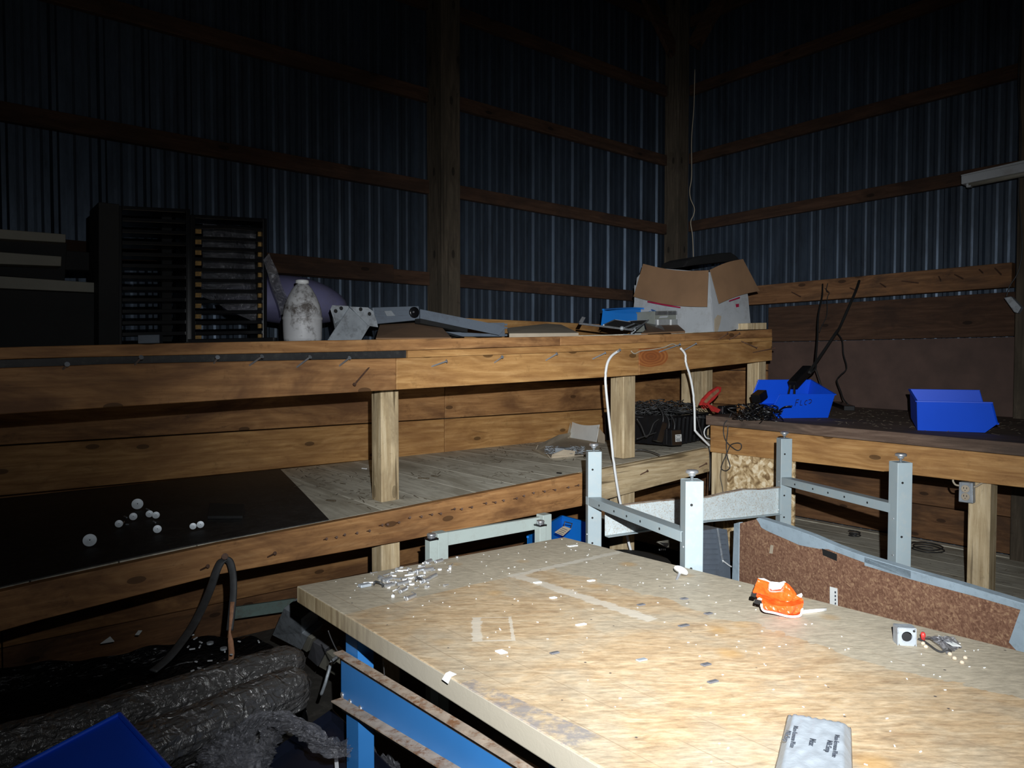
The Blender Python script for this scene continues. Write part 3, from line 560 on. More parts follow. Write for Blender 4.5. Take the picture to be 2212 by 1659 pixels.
# long rail with a bowed upper edge between the two leg pairs
nb_, fb_ = pb+t1*.03, pd-t1*.02
def onrail(px, py):
    n = V((-(fb_-nb_).y, (fb_-nb_).x, 0)).normalized(); return atN(px, py, n, n.dot(nb_))
nrl = V((-(fb_-nb_).y, (fb_-nb_).x, 0)).normalized(); nrl = nrl if nrl.dot(FW) > 0 else -nrl
up_ = [(1307, 1096), (1361, 1087), (1415, 1081), (1465, 1077), (1522, 1073), (1560, 1064), (1599, 1056), (1640, 1056), (1684, 1051)]
lo_ = [(1684, 1108), (1600, 1117), (1521, 1124), (1465, 1134), (1376, 1147), (1307, 1157)]
pu = [onrail(*q) for q in up_]; pl = [onrail(*q) for q in lo_]
MB().prism(pu+pl, nrl*.002).build('long_rail', M['residue'], DK)
lip = MB()
for a, b in zip(pu, pu[1:]): lip.prism([a, b, b-nrl*.022, a-nrl*.022], (0, 0, .0018))
lip.build('rail_lip', M['rust'], DK)
lip = MB(); pr = list(reversed(pl))
for a, b in zip(pr, pr[1:]): lip.prism([a, b, b-nrl*.024, a-nrl*.024], (0, 0, -.003))
lip.build('rail_lip', M['white_enamel'], DK)
# the desk's own top, lying face down under the frame
cx_ = (pa+pb+pc+pd)/4
MB().prism([V((q.x, q.y, .424)) for q in (pa+(pa-cx_)*.0+e2*.05, pc+(pc-cx_)*.12, pd+(pd-cx_)*.12, pb+(pb-cx_)*.05)], (0, 0, .026)).build('desk_top', M['laminate'], DK)
for q in (pa, pb, pc, pd): z = .21; MB().box(q.x-.03, q.x+.03, q.y-.03, q.y+.03, 0, .423).build('crate', M['blackm']).update_tag() if False else None
ST = MB().box(cx_.x-.34, cx_.x+.34, cx_.y-.25, cx_.y+.25, 0, .4235).build('cabinet', M['slate'], bevel=.004); tag(ST, 'low dark steel cabinet hidden under the upturned white desk', 'cabinet')
# ================================================================= cream frame of a second desk
D2 = root('upturned_desk', (1.78, 2.33, 0), 'off-white desk frame upside down between the work table and the lower shelf', 'desk')
def sq(px, py, Y, s, mb=None): c = atY(px, py, Y); return c
YD = 2.27
for (pl_, pr_, pyo, ipl, ipr, pyi) in [(921, 946, 1168, 937, 968, 1149), (1156, 1180, 1138, 1166, 1191, 1110)]:
    o1 = atY(pr_, pyo, YD); w1 = .036; zt_ = atY((pl_+pr_)/2, pyo, YD).z
    MB().box(o1.x-w1, o1.x, YD, YD+w1, 0, zt_).build('leg', M['cream_enamel'], D2, bevel=.002)
    MB().box(o1.x-w1-.002, o1.x+.002, YD-.002, YD+w1+.002, zt_, zt_+.006).build('end_cap', M['black'], D2)
    c = V((o1.x-w1/2, YD+w1/2, zt_+.006)); MB().lathe([(.015, 0), (.017, .003), (.015, .006), (.018, .009), (.018, .015), (.014, .018), (.004, .018)], c, (0, 0, 1), 20).build('levelling_foot', M['zinc'], D2, smooth=True)
    i1 = atY(ipr, pyi, YD+.045); MB().box(i1.x-.05, i1.x, YD+.042, YD+.09, 0, i1.z).build('leg_sleeve', M['cream_enamel'], D2, bevel=.003)
b0, b1 = atY(966, 1150, YD+.045), atY(1168, 1117, YD+.045); b2, b3 = atY(1168, 1142, YD+.045), atY(966, 1179, YD+.045)
MB().prism([b0, b1, b2, b3], (0, .02, 0)).build('crossbar', M['cream_enamel'], D2, bevel=.002)
# ================================================================= particleboard panel leaning behind the table
ptop = [(1640, 1120), (1700, 1139), (1753, 1158), (1806, 1181), (1860, 1201), (1968, 1234), (2067, 1262), (2186, 1298), (2330, 1342)]
PT = [atZ(x, y, .845) for (x, y) in ptop]
dirp = (PT[-1]-PT[0]).normalized(); npn = V((-dirp.y, dirp.x, 0)).normalized(); npn = npn if npn.dot(FW) > 0 else -npn
def onP(x, y, off=0.0): n = (npn+V((0, 0, .10))).normalized(); return atN(x, y, n, n.dot(PT[0])-off)
PP = root('broken_panel', (PT[4].x, PT[4].y, 0), 'large red-brown particleboard panel with torn blue-grey laminate edge, leaning behind the work table', 'panel')
full = [(1590, 1134), (1600, 1130), (1640, 1120)]+ptop[1:]+[(2330, 1720)]+[(1578, 1560)]
MB().prism([onP(*q) for q in full], npn*.016).build('board', M['chip'], PP)
torn = [(1634, 1121), (1640, 1119)]+ptop[1:6]+[(1968, 1250), (1940, 1243), (1899, 1230), (1890, 1226), (1868, 1216), (1790, 1187), (1770, 1186), (1752, 1183), (1727, 1178), (1700, 1166), (1670, 1153), (1655, 1146), (1645, 1140), (1640, 1130)]
MB().prism([onP(x, y-.6, .001) for (x, y) in torn], -npn*.0012).build('laminate_strip', M['laminate'], PP)
torn2 = [(1868, 1204), (1968, 1234), (2067, 1262), (2186, 1298), (2260, 1321), (2330, 1342), (2330, 1420), (2200, 1410), (2180, 1388), (2197, 1340), (2205, 1318), (2180, 1310), (2100, 1287), (2020, 1266), (1968, 1252), (1868, 1222)]
MB().prism([onP(x, y-.6, .001) for (x, y) in torn2], -npn*.0012).build('laminate_strip', M['laminate'], PP)
cap = MB()
for a, b in zip(ptop, ptop[1:]):
    p0, p1 = onP(*a, .002), onP(*b, .002); cap.prism([p0, p1, p1+npn*.024+V((0, 0, .003)), p0+npn*.024+V((0, 0, .003))], (0, 0, .003))
cap.build('edge_cap', M['laminate'], PP)
MB().prism([onP(x, y, .003) for (x, y) in [(1585, 1131), (1597, 1128), (1594, 1400), (1576, 1400)]], npn*.02).build('side_edging', M['laminate'], PP, bevel=.002)
MB().prism([onP(x, y, .0025) for (x, y) in [(1776, 1185), (1808, 1197), (1808, 1212), (1778, 1199)]], -npn*.001).build('slot', M['blackm'], PP)
MB().prism([onP(x, y, .0015) for (x, y) in [(1665, 1177), (1671, 1178), (1669, 1196), (1662, 1195)]], -npn*.001).build('paper_sticker', M['kraft'], PP)
st = MB().prism([onP(x, y, .002) for (x, y) in [(1793, 1267), (1809, 1271), (1810, 1313), (1793, 1309)]], -npn*.001).build('label_sticker', M['paper'], PP)
for i in range(4): MB().prism([onP(x, y, .0035) for (x, y) in [(1803+i*.3, 1277+i*8), (1806, 1277.5+i*8), (1806, 1282+i*8), (1803, 1281.5+i*8)]], -npn*.0006).build('print_mark', M['ink'], st)
# ================================================================= stacking bins
def bin_(name, o, ang, Ln, W, H, mat, label, tilt=0.0, cat='bin'):
    "open-fronted stacking bin: front low lip at -L/2, full-height back at +L/2"
    o = V(o); X = V((math.cos(ang), math.sin(ang), 0)); Y = V((-math.sin(ang), math.cos(ang), 0)); Z = V((0, 0, 1)); t = .003
    Y, Z = Y*math.cos(tilt)+Z*math.sin(tilt), Z*math.cos(tilt)-Y*math.sin(tilt)
    R = root(name, o, label, cat); P = lambda a, b, c: o+X*a+Y*b+Z*c
    f = -Ln/2; b0 = f+.14*Ln; t0 = f+.085*Ln
    side = [(b0, 0), (Ln/2-.01, 0), (Ln/2, H), (t0, H), (f, H*.30)]
    for sg in (-1, 1):
        taper = lambda c: W/2-.012+.012*c/H
        mb = MB(); A = [P(a, sg*taper(c), c) for (a, c) in side]; B = [q-Y*sg*t for q in A]
        n = len(A); i0 = mb.add(A); i1 = mb.add(B); mb.face(*range(i0, i0+n)); mb.face(*reversed(range(i1, i1+n)))
        for i in range(n): j = (i+1) % n; mb.face(i0+j, i0+i, i1+i, i1+j)
        a, b = P(t0-.003, sg*W/2, H), P(Ln/2+.004, sg*W/2, H); mb.bar(a+Y*sg*.003-Z*.003, b+Y*sg*.003-Z*.003, .009, .006)
        mb.bar(P(t0, sg*(W/2+.001), H-.004), P(f, sg*(W/2-.008), H*.30), .005, .006); mb.build('side_wall', M[mat], R, bevel=.0008)
    MB().prism([P(b0, -W/2+.012, 0), P(Ln/2-.01, -W/2+.012, 0), P(Ln/2-.01, W/2-.012, 0), P(b0, W/2-.012, 0)], Z*t).build('base', M[mat], R)
    mb = MB().prism([P(Ln/2-.01, -W/2+.012, 0), P(Ln/2-.01, W/2-.012, 0), P(Ln/2, W/2, H), P(Ln/2, -W/2, H)], X*t); mb.ob(P(Ln/2+.004, 0, H-.003), X*.005, Y*(W/2+.004), Z*.003); mb.build('back_wall', M[mat], R)
    mb = MB().prism([P(b0, -W/2+.012, 0), P(b0, W/2-.012, 0), P(f, W/2-.009, H*.30), P(f, -W/2+.009, H*.30)], X*t); mb.ob(P(f-.002, 0, H*.30), X*.005, Y*(W/2-.008), Z*.004); mb.build('front_lip', M[mat], R)
    return R, P
p0, p1 = V((3.855, 2.268, zb(2.25)+.001)), V((4.124, 2.096, zb(2.1)+.001)); an = math.atan2(p1.y-p0.y, p1.x-p0.x); ln = (p1-p0).length/.86; W1 = .28; tl1 = math.radians(16)
Xd = V((math.cos(an), math.sin(an), 0)); Yd = V((-math.sin(an), math.cos(an), 0))*math.cos(tl1)+V((0, 0, 1))*math.sin(tl1)
mid = (p0+p1)/2-Xd*(.07*ln-.005)+Yd*(W1/2-.012)
FB, PF = bin_('storage_bin', mid, an, ln, W1, .153, 'blue', 'royal blue open-fronted bin with dark handwriting on its side, full of black chargers', tl1)
def scrawl(pts, r=.0022):
    "felt-pen stroke on the near side wall"
    P3 = [PF(a, -(W1/2-.012+.012*c/.153)-.0004, c) for (a, c) in pts]; MB().tube(P3, r, 6, flat=(P3[-1]-P3[0])).build('handwriting', M['marker'], FB)
g = .052; u = ln/.42
def gl(x): return x*u
for s_ in ([(-.030, .118), (-.031, .078)], [(-.030, .117), (-.012, .119)], [(-.030, .100), (-.014, .101)], [(.004, .115), (.003, .083), (.018, .084)], [(.048, .113), (.036, .110), (.032, .098), (.036, .087), (.048, .086)],
           [(.056, .116), (.068, .120), (.078, .113), (.079, .101), (.070, .094), (.062, .094)], [(.072, .105), (.074, .099)]): scrawl([(gl(a-.02), c) for (a, c) in s_], .0034)
p1, p0 = V((3.837, 1.491, zb(1.49)+.001)), V((3.975, 1.230, zb(1.23)+.001)); an2 = math.atan2(p1.y-p0.y, p1.x-p0.x); ln2 = (p1-p0).length/.86; W2 = .30; tl2 = -math.radians(9)
X2 = V((math.cos(an2), math.sin(an2), 0)); Y2 = V((-math.sin(an2), math.cos(an2), 0))*math.cos(tl2)+V((0, 0, 1))*math.sin(tl2)
mid = (p0+p1)/2-X2*(.07*ln2-.005)-Y2*(W2/2-.012)
bin_('storage_bin', mid, an2, ln2, W2, .156, 'blue', 'empty royal blue open-fronted bin at the right end of the dark bench', tl2)
# ================================================================= cords, adapters and tools round the bench and lower shelf
def T1(name, pts, r, mat, label=None, cat=None, par=None, sub=5, n=7, flat=None, group=None, taper=None):
    o = MB().tube(rail(pts, sub=sub), r, n, flat=flat, taper=taper).build(name, M[mat], par, smooth=True)
    if label: tag(o, label, cat, group)
    return o
# chargers spilling out of the marked bin
CH = root('power_adapters', (0, 0, 0), '', 'chargers') if False else None
def brick(c, X, Y, Z, label, name='power_adapter', lab=False):
    c = V(c); R = root(name, c-V(Z), label, 'power adapter')
    MB().ob(c, X, Y, Z).build('housing', M['black'], R, bevel=.004); return R
def along(a, b, w, h, up=(0, 0, 1)):
    d = (b-a)/2; r = d.cross(V(up)).normalized()*w/2; u = r.cross(d).normalized()*h/2; return (a+b)/2, d, r, u
a, b = atY(1712, 832, 2.24), atY(1745, 797, 2.24); c, d, r, u = along(a, b, .055, .05)
B1 = brick(c, d, r, u, 'black power adapter standing on end in the marked blue bin')
for k in (-1, 1): MB().tube([a+r*k*.5, a+r*k*.7-V((.01, .0, .055))], .006, 7).build('plug_pin', M['black'], B1)
a, b = atY(1632, 862, 2.36), atY(1648, 850, 2.36); c, d, r, u = along(a, b, .06, .05); brick(c, d, r, u, 'square black power adapter on the heap of cords at the mouth of the marked bin')
cx0 = EYE+ray(1636, 890)*4.05; cx0.z = zb(cx0.y)+.002
random.seed(3); mb = MB()
for i in range(64):
    q = cx0+V((random.uniform(-.035, .03), random.uniform(-.05, .07), random.uniform(.0, .08))); pts = [q]
    for k in range(4): q = q+V((random.uniform(-.045, .045), random.uniform(-.05, .05), 0)); q.z = min(max(zb(q.y)+.003, q.z+random.uniform(-.03, .03)), 1.25); pts.append(q.copy())
    mb.tube(rail(pts, sub=4), random.uniform(.002, .0045), 5)
tag(mb.build('tangled_cords', M['black'], smooth=True), 'heap of thin black cords spilling onto the bench at the mouth of the marked bin', 'cords', kind='stuff')
a, b = atZ(1562, 896, 1.166), atZ(1592, 893, 1.166); R = root('power_adapter', (a+b)/2, 'small square black adapter with screws on the front corner of the bench', 'power adapter')
d = (b-a)/2; n_ = V((-d.y, d.x, 0)).normalized(); cc = (a+b)/2+n_*.02; cc.z = zb(cc.y)+.0265
MB().ob(cc, d, n_*.02, V((0, 0, .026))).build('housing', M['black'], R, bevel=.004)
for sx in (-.8, .8):
    for sz in (-.8, .8): MB().lathe([(.0025, 0), (.0025, .0015)], cc-n_*.02+d*sx+V((0, 0, .026*sz)), -n_, 8).build('screw', M['zinc'], R)
XB = BX-.012
lp = [(1580, 892), (1574, 905), (1565, 915), (1563, 935), (1570, 955), (1590, 972), (1600, 970), (1601, 960), (1592, 957), (1578, 962), (1570, 980), (1561, 1000), (1558, 1012), (1568, 1017), (1577, 1008), (1571, 985), (1569, 960), (1572, 930), (1573, 905)]
T1('looped_cord', [atZ(1580, 897, 1.170)]+[atX(x, y, XB-.004*(i % 3)) for i, (x, y) in enumerate(lp)], .0032, 'cord', par=R)
T1('cord_end', [atX(x, y, XB-.018) for (x, y) in [(1558, 1010), (1556, 1030), (1560, 1050), (1562, 1064)]], .002, 'cord', par=R)
# cords hanging from the brown board above the bench
def hang(pix, X0, X1, r, lab, zend=None):
    n = len(pix); pts = [atX(x, y, X0+(X1-X0)*i/(n-1)) for i, (x, y) in enumerate(pix)]; return T1('hanging_cord', pts, r, 'blackm', lab, 'cord')
hang([(1777, 614), (1776, 640), (1768, 680), (1766, 730), (1763, 770), (1762, 795), (1750, 806)], 5.09, 3.9, .0055, 'thick black cord hanging straight down from the brown board into the marked bin')
hang([(1856, 607), (1850, 625), (1835, 660), (1815, 705), (1805, 720), (1785, 750), (1768, 775), (1757, 790), (1748, 805)], 5.08, 3.95, .009, 'doubled black cord slanting down from the board above the bench')
hang([(1807, 718), (1819, 735), (1822, 765), (1829, 795), (1816, 810), (1808, 822), (1816, 845), (1822, 862), (1832, 874)], 5.06, 4.6, .0045, 'wavy black cord hanging down to the bench top behind the bins')
hang([(1788, 612), (1785, 628), (1791, 633), (1787, 645), (1786, 680), (1775, 705), (1770, 718)], 5.09, 5.05, .003, 'knotted thin black string hanging on a nail above the bench')
hang([(1762, 795), (1767, 810), (1773, 828), (1776, 840)], 4.6, 4.6, .004, 'short black cord dangling behind the marked blue bin')
a, b = atZ(1796, 868, 1.185), atZ(1835, 882, 1.178); c, d, r, u = along(a, b, .07, .035); brick(c, d, r, u, 'flat black adapter lying between the two blue bins on the bench')
# white flex hung over the nails of the upper shelf
YW = SY-.03
wp = [(1470, 752), (1480, 765), (1482, 785), (1490, 810), (1496, 840), (1500, 880), (1501, 925), (1503, 932)]
T1('white_cable', [atY(x, y, YW-.002*i) for i, (x, y) in enumerate(wp)]+[atY(1516, 946, YW-.02), atY(1533, 963, YW-.02)], .0068, 'white', 'stiff white flat cable hanging before the black crate from the upper shelf', 'cable')
wp = [(1338, 757), (1322, 768), (1312, 785), (1308, 812), (1309, 840), (1314, 890), (1320, 945), (1326, 1000), (1335, 1060), (1343, 1100), (1352, 1145), (1359, 1175), (1366, 1200)]
T1('white_cable', [atY(x, y, YW-.004*i) for i, (x, y) in enumerate(wp)], .0072, 'white', 'long white flat cable hanging from an upper shelf nail past the desk legs', 'cable')
T1('white_cable', [atY(x, y, YW+.01) for (x, y) in [(1363, 758), (1371, 764), (1385, 758), (1410, 755), (1435, 750), (1452, 743), (1466, 748)]], .0035, 'kraft', 'thin pale wire draped between two nails on the upper shelf front', 'cord')
T1('grey_cable', [atY(x, y, YW+.0) for (x, y) in [(1505, 900), (1512, 925), (1519, 945), (1530, 962), (1534, 1000), (1532, 1060)]], .0035, 'cord', 'grey cord hanging down in the corner between shelf and bench', 'cord')
# black crate heaped with cords
cz = .985
q0 = atZ(1446, 963, cz); q1 = atZ(1522, 950, cz); q2 = atZ(1374, 948, cz+.0)
ux = (q1-q0).normalized(); uy = V((-ux.y, ux.x, 0)); Lx = (q1-q0).length*1.02; Ly = .46
CR = root('plastic_crate', q0+ux*Lx/2+uy*Ly/2, 'black ribbed plastic crate heaped with tangled cords on the lower shelf', 'crate')
Hc = .175; t = .004
def cw(a, b, nrm, name='crate_wall'):
    mb = MB(); mb.prism([a, b, b+V((0, 0, Hc))-nrm*-.012, a+V((0, 0, Hc))-nrm*-.012], -nrm*t)
    n = 9
    for i in range(n+1):
        c = a.lerp(b, i/n); mb.prism([c, c+nrm*.008, c+nrm*.02+V((0, 0, Hc)), c+nrm*.012+V((0, 0, Hc))], (b-a).normalized()*.004)
    mb.bar(a+nrm*.018+V((0, 0, Hc)), b+nrm*.018+V((0, 0, Hc)), .02, .012); return mb.build(name, M['black'], CR)
c00 = q0; c10 = q0+ux*Lx; c11 = c10+uy*Ly; c01 = q0+uy*Ly
cw(c00, c10, -uy); cw(c01, c00, -ux); cw(c10, c11, ux); cw(c11, c01, uy); MB().prism([c00, c10, c11, c01], (0, 0, .004)).build('base', M['black'], CR)
mid = (c00+c11)/2; random.seed(11); mb = MB()
for i in range(150):
    q = mid+ux*random.uniform(-.5, .42)*Lx+uy*random.uniform(-.5, .5)*Ly+V((0, 0, Hc+random.uniform(-.02, .07))); pts = [q.copy()]; R_ = random.uniform(.03, .08); ph = random.uniform(0, 6.3); dr = random.choice((-1, 1))
    for k in range(7): ph += dr*random.uniform(.5, 1.1); q = q+V((math.cos(ph)*R_*.55, math.sin(ph)*R_*.55, random.uniform(-.014, .014))); q.z = max(q.z, cz+Hc-.02); pts.append(q.copy())
    mb.tube(rail(pts, sub=3), random.uniform(.0018, .0036), 5)
tag(mb.build('tangled_cords', M['cord'], smooth=True), 'mass of thin dark cords heaped over the top of the black crate', 'cords', kind='stuff')
for i, (pp, lb) in enumerate([([(1376, 905), (1385, 920), (1392, 938), (1396, 944), (1404, 935), (1412, 915), (1424, 905)], 'outermost loop of black cord drooping down the front of the crate'), ([(1374, 938), (1384, 946), (1392, 952), (1398, 953)], 'short black cord with a plug lying at the foot of the crate'),
        ([(1374, 972), (1390, 972), (1408, 976), (1425, 983)], 'thin black cord lying on the shelf boards in front of the crate'), ([(1376, 948), (1400, 940), (1424, 932)], 'grey cord running slantwise behind the two hanging adapters')]):
    T1('loose_cable', [(atZ(x, y, cz+.003) if i in (1, 2) else atN(x, y, uy, uy.dot(c00)-.03)) for (x, y) in pp], .0032, 'cord', lb, 'cord')
def adapter(pix, off, label, sticker=False):
    n = -uy; P4 = [atN(x, y, uy, uy.dot(c00)-off) for (x, y) in pix]; R = root('power_adapter', (P4[2]+P4[3])/2, label, 'power adapter')
    MB().prism(P4, uy*.03).build('housing', M['black'], R, bevel=.003)
    tc = (P4[0]+P4[1])/2+uy*.015; T1('cord', [tc, tc+V((.004, 0, .03)), tc+V((.012, .02, .065)), tc+V((.02, .05, .085))], .003, 'cord', par=R)
    if sticker:
        S = [atN(x, y, uy, uy.dot(c00)-off-.0008) for (x, y) in [(1459, 939), (1472, 938), (1472.5, 953.5), (1459.5, 954.5)]]; s = MB().prism(S, uy*.0006).build('rating_label', M['paper'], R)
        for yy, xx0, xx1 in [(941, 1461, 1470), (944.5, 1461, 1463.5), (944.5, 1466, 1467.5), (944.5, 1469, 1471.5), (948, 1460.5, 1471), (950.5, 1460.5, 1469), (952.5, 1461, 1471)]:
            MB().prism([atN(x, y, uy, uy.dot(c00)-off-.0016) for (x, y) in [(xx0, yy-.7), (xx1, yy-.8), (xx1, yy+.5), (xx0, yy+.6)]], uy*.0004).build('print_line', M['ink'], s)
adapter([(1431, 911), (1442, 914), (1431, 956), (1418, 952)], .05, 'black power adapter hanging aslant against the crate front')
adapter([(1441, 926), (1458, 926), (1459, 962), (1441, 961)], .036, 'black power adapter standing behind the labelled one at the crate')
adapter([(1451, 929), (1471, 928), (1474, 962), (1452, 963)], .075, 'black power adapter with a white rating label in front of the crate', True)
# red hand tool sticking up behind the crate
RD = root('clamp_tool', atY(1540, 880, 2.62), 'red plastic spring tool with ribbed grip behind the black crate', 'tool')
MB().prism([atY(x, y, 2.64) for (x, y) in [(1514, 876), (1520, 862), (1535, 846), (1552, 835), (1559, 836), (1558, 846), (1545, 862), (1529, 876)]], (0, .02, 0)).build('handle', M['red'], RD, bevel=.004)
MB().prism([atY(x, y, 2.635) for (x, y) in [(1521, 868), (1537, 851), (1552, 840), (1554, 845), (1538, 859), (1526, 871)]], (0, .005, 0)).build('grip_inlay', M['strapbrown'], RD)
MB().prism([atY(x, y, 2.62) for (x, y) in [(1529, 871), (1558, 885), (1552, 892), (1542, 889)]], (0, .02, 0)).build('jaw', M['red'], RD, bevel=.003)
for i in range(4): a = atY(1515+i*4, 879-i*1.5, 2.628); b = atY(1521+i*4, 884-i*1.5, 2.628); MB().bar(a, b, .004, .004).build('spring_coil', M['red'], RD)
T1('white_cable', [atY(x, y, 2.63) for (x, y) in [(1533, 919), (1524, 925), (1521, 935), (1525, 945), (1534, 948)]], .004, 'white', 'curl of white cable poking out beside the bench corner', 'cable')
# socket box on the bench post
OX = BX+.028
OB = root('socket_box', atX(2086, 1086, OX-.03), 'grey steel box with two pale power sockets on the bench post', 'socket box')
f = [atX(x, y, OX-.035) for (x, y) in [(2071, 1041), (2101, 1043), (2102, 1088), (2070, 1084)]]
MB().prism(f, (.034, 0, 0)).build('box', M['grey_metal'], OB, bevel=.004)
for cy in (1056, 1073):
    c = atX(2085.5, cy, OX-.0365); s = MB().lathe([(.0175, 0), (.0175, .003), (.016, .004)], c+V((.001, 0, 0)), (-1, 0, 0), 20).build('socket', M['cream'] if False else M['kraft'], OB)
    for dy, dz, h in [(-.006, .004, .008), (.006, .004, .008), (0, -.007, .004)]: MB().box(c.x-.0045, c.x-.003, c.y+dy-.0012, c.y+dy+.0012, c.z+dz-h/2, c.z+dz+h/2).build('slot', M['blackm'], s)
MB().lathe([(.003, 0), (.003, .001)], atX(2085.5, 1064.5, OX-.036), (-1, 0, 0), 8).build('screw', M['zinc'], OB)
T1('white_cable', [atX(x, y, OX-.02) for (x, y) in [(2101, 1052), (2110, 1050), (2122, 1043), (2130, 1043)]], .0045, 'kraft', 'short pale cable leaving the socket box to the right under the bench rail', 'cable')
T1('white_cable', [atX(x, y, OX-.02) for (x, y) in [(2072, 1049), (2064, 1047), (2059, 1040), (2059, 1036)]], .0045, 'kraft', 'pale cable loop leaving the socket box to the left', 'cable')
# coils on the shelf under the bench
for px_, py_, rr, lb in [(2004, 1190, .085, 'larger coil of black cable on the boards under the bench'), (1846, 1160, .035, 'small ring of dark wire on the boards under the bench')]:
    c = atZ(px_, py_, .287); R_ = random.Random(5); pts = [c+V((math.cos(a*.5)*rr*(1+.08*math.sin(a)), math.sin(a*.5)*rr*(1+.1*math.cos(a*1.3)), .004+.0012*a)) for a in range(0, 30)]
    T1('cable_coil', pts, .0035, 'cord', lb, 'cable')
c = atZ(1752, 1166, .3); tag(MB().ob(c, V((.05, -.03, 0)), V((.01, .015, 0)), V((0, 0, .012))).build('black_lever', M['black'], bevel=.006), 'black plastic handle lying under the bench just behind the panel edge', 'handle')
# fluorescent fitting high on the right
FX = root('fluorescent_fitting', atX(2075, 377, 4.9), 'long white fluorescent batten fitting hanging near the right edge, unlit', 'light fitting')
g0 = [atX(x, y, 4.9) for (x, y) in [(2076, 380), (2260, 341), (2260, 361), (2076, 398)]]
yf = g0[0].y; zt2 = (g0[0].z+g0[1].z)/2
MB().prism(g0, (.11, 0, 0)).build('housing', M['boxwhite'], FX, bevel=.004)
MB().prism([atX(x, y, 4.9) for (x, y) in [(2076, 378), (2260, 335), (2260, 341), (2076, 380)]], (.12, 0, 0)).build('cover_lip', M['boxwhite'], FX)
a, b = atX(2094, 399, 4.93), atX(2280, 362, 4.93); MB().tube([a, b], .016, 12).build('tube_lamp', M['cream'], FX, smooth=True); MB().ob(a, V((0, .012, 0)), V((.014, 0, 0)), V((0, 0, .016))).build('lamp_holder', M['boxwhite'], FX)
MB().tube([V((4.95, yf-.4, zt2+.03)), V((5.10, yf-.4, zt2+.35))], .004, 6).build('hanger_wire', M['cord'], FX)
# junction box by the right post
JB = root('junction_box', atX(2186, 660, 5.0), 'small dusty grey junction box hanging by a thin wire at the right edge', 'junction box')
MB().prism([atX(x, y, 5.0) for (x, y) in [(2168, 643), (2184, 640), (2206, 664), (2198, 677), (2190, 674)]], (.05, 0, 0)).build('box', M['grey_metal'], JB, bevel=.004)
T1('wire', [atX(x, y, 5.0) for (x, y) in [(2174, 642), (2180, 620), (2196, 595), (2203, 575), (2208, 540), (2206, 480), (2200, 420), (2206, 300), (2200, 180), (2206, 60)]], .0035, 'cord', par=JB)
T1('grey_wire', [atX(x, y, 5.07) for (x, y) in [(1501, 150), (1499, 230), (1494, 300), (1494, 380), (1490, 410), (1492, 430), (1500, 450), (1498, 465), (1492, 480), (1496, 510), (1498, 560)]], .004, 'kraft', 'thin pale wire running down beside the corner post', 'wire')
# ================================================================= things on the upper shelf
def zdeck(x): return zU(x)+.0255
def poly(name, pix, Y, th, mat, par=None, bevel=.002, label=None, cat=None, group=None, drop=False):
    P = [atY(x, y, Y) for (x, y) in pix]
    o = MB().prism(P, (0, th, 0)).build(name, M[mat], par, bevel=bevel)
    if label: tag(o, label, cat, group)
    return o
def dz(x, Y): p = atY(x, 750, Y); return zdeck(p.x)      # deck height under a picture column
def ydeck(x, Y):                                           # picture row of the deck there
    p = atY(x, 750, Y); q = V((p.x, Y, zdeck(p.x)))-EYE; return CY-F*q.dot(UP)/q.dot(FW)
# slatted black racks
def rack(x0, x1, top0, top1, Y, n, label, side=0, cols=False):
    b0, b1 = ydeck(x0, Y), ydeck(x1, Y); R = root('slatted_rack', atY((x0+x1)/2, (b0+b1)/2, Y), label, 'rack')
    def e(x, f): t = (x-x0)/(x1-x0); a = top0+(top1-top0)*t; b = b0+(b1-b0)*t; return (x, a+(b-a)*f)
    wl_ = 9
    poly('stile', [e(x0, 0), e(x0+wl_, 0), e(x0+wl_, 1), e(x0, 1)], Y, .16, 'black', R); poly('stile', [e(x1-wl_, 0), e(x1, 0), e(x1, 1), e(x1-wl_, 1)], Y, .16, 'black', R)
    for i in range(n+1):
        f = i/n*.97; bow = .012 if i == 1 and cols else 0; m_ = (x0+x1)/2
        pts = [e(x0+wl_, f), e(m_, f-bow), e(x1-wl_, f), e(x1-wl_, f+.026), e(m_, f+.026-bow), e(x0+wl_, f+.026)]
        poly('slat', pts, Y+.008, .13, 'black', R, bevel=.001)
        if cols and 0 < i < n:
            for (xa, xb) in ((x0+wl_, x0+wl_+13), (x1-wl_-10, x1-wl_)): poly('gold_tab', [e(xa, f+.03), e(xb, f+.03), e(xb, f+.062), e(xa, f+.062)], Y+.02, .01, 'plateyellow', R, bevel=0)
    return R
r1_ = rack(255, 411, 444, 452, 3.05, 12, 'tall black slatted rack, the left one, almost lost in the dark on the upper shelf')
poly('side_panel', [(213, 436), (258, 441), (258, ydeck(258, 3.0)), (213, ydeck(213, 3.0))], 3.0, .2, 'blackm', r1_); poly('back_column', [(350, 455), (372, 456), (372, 738), (350, 738)], 3.19, .02, 'blackm', r1_)
rack(413, 577, 463, 472, 3.02, 12, 'black slatted rack with small gold tabs, the right one of the pair', cols=True)
def crumple(name, pix, Y, amp, mat, label, cat, nu=26, nv=20, dy=.0, sc=9.0, seed=0, th=.0012):
    a, b, c, d = pix
    def fn(u, v):
        x = (a[0]*(1-u)+b[0]*u)*(1-v)+(d[0]*(1-u)+c[0]*u)*v; y = (a[1]*(1-u)+b[1]*u)*(1-v)+(d[1]*(1-u)+c[1]*u)*v
        q = atY(x, y, Y); q.y += amp*noise.noise(V((q.x*sc, q.z*sc, seed)))*2+dy*v; q.z += amp*.5*noise.noise(V((q.x*sc, q.z*sc, seed+7))); return q
    o = MB().grid(fn, nu, nv, th).build(name, M[mat], smooth=False); return tag(o, label, cat)
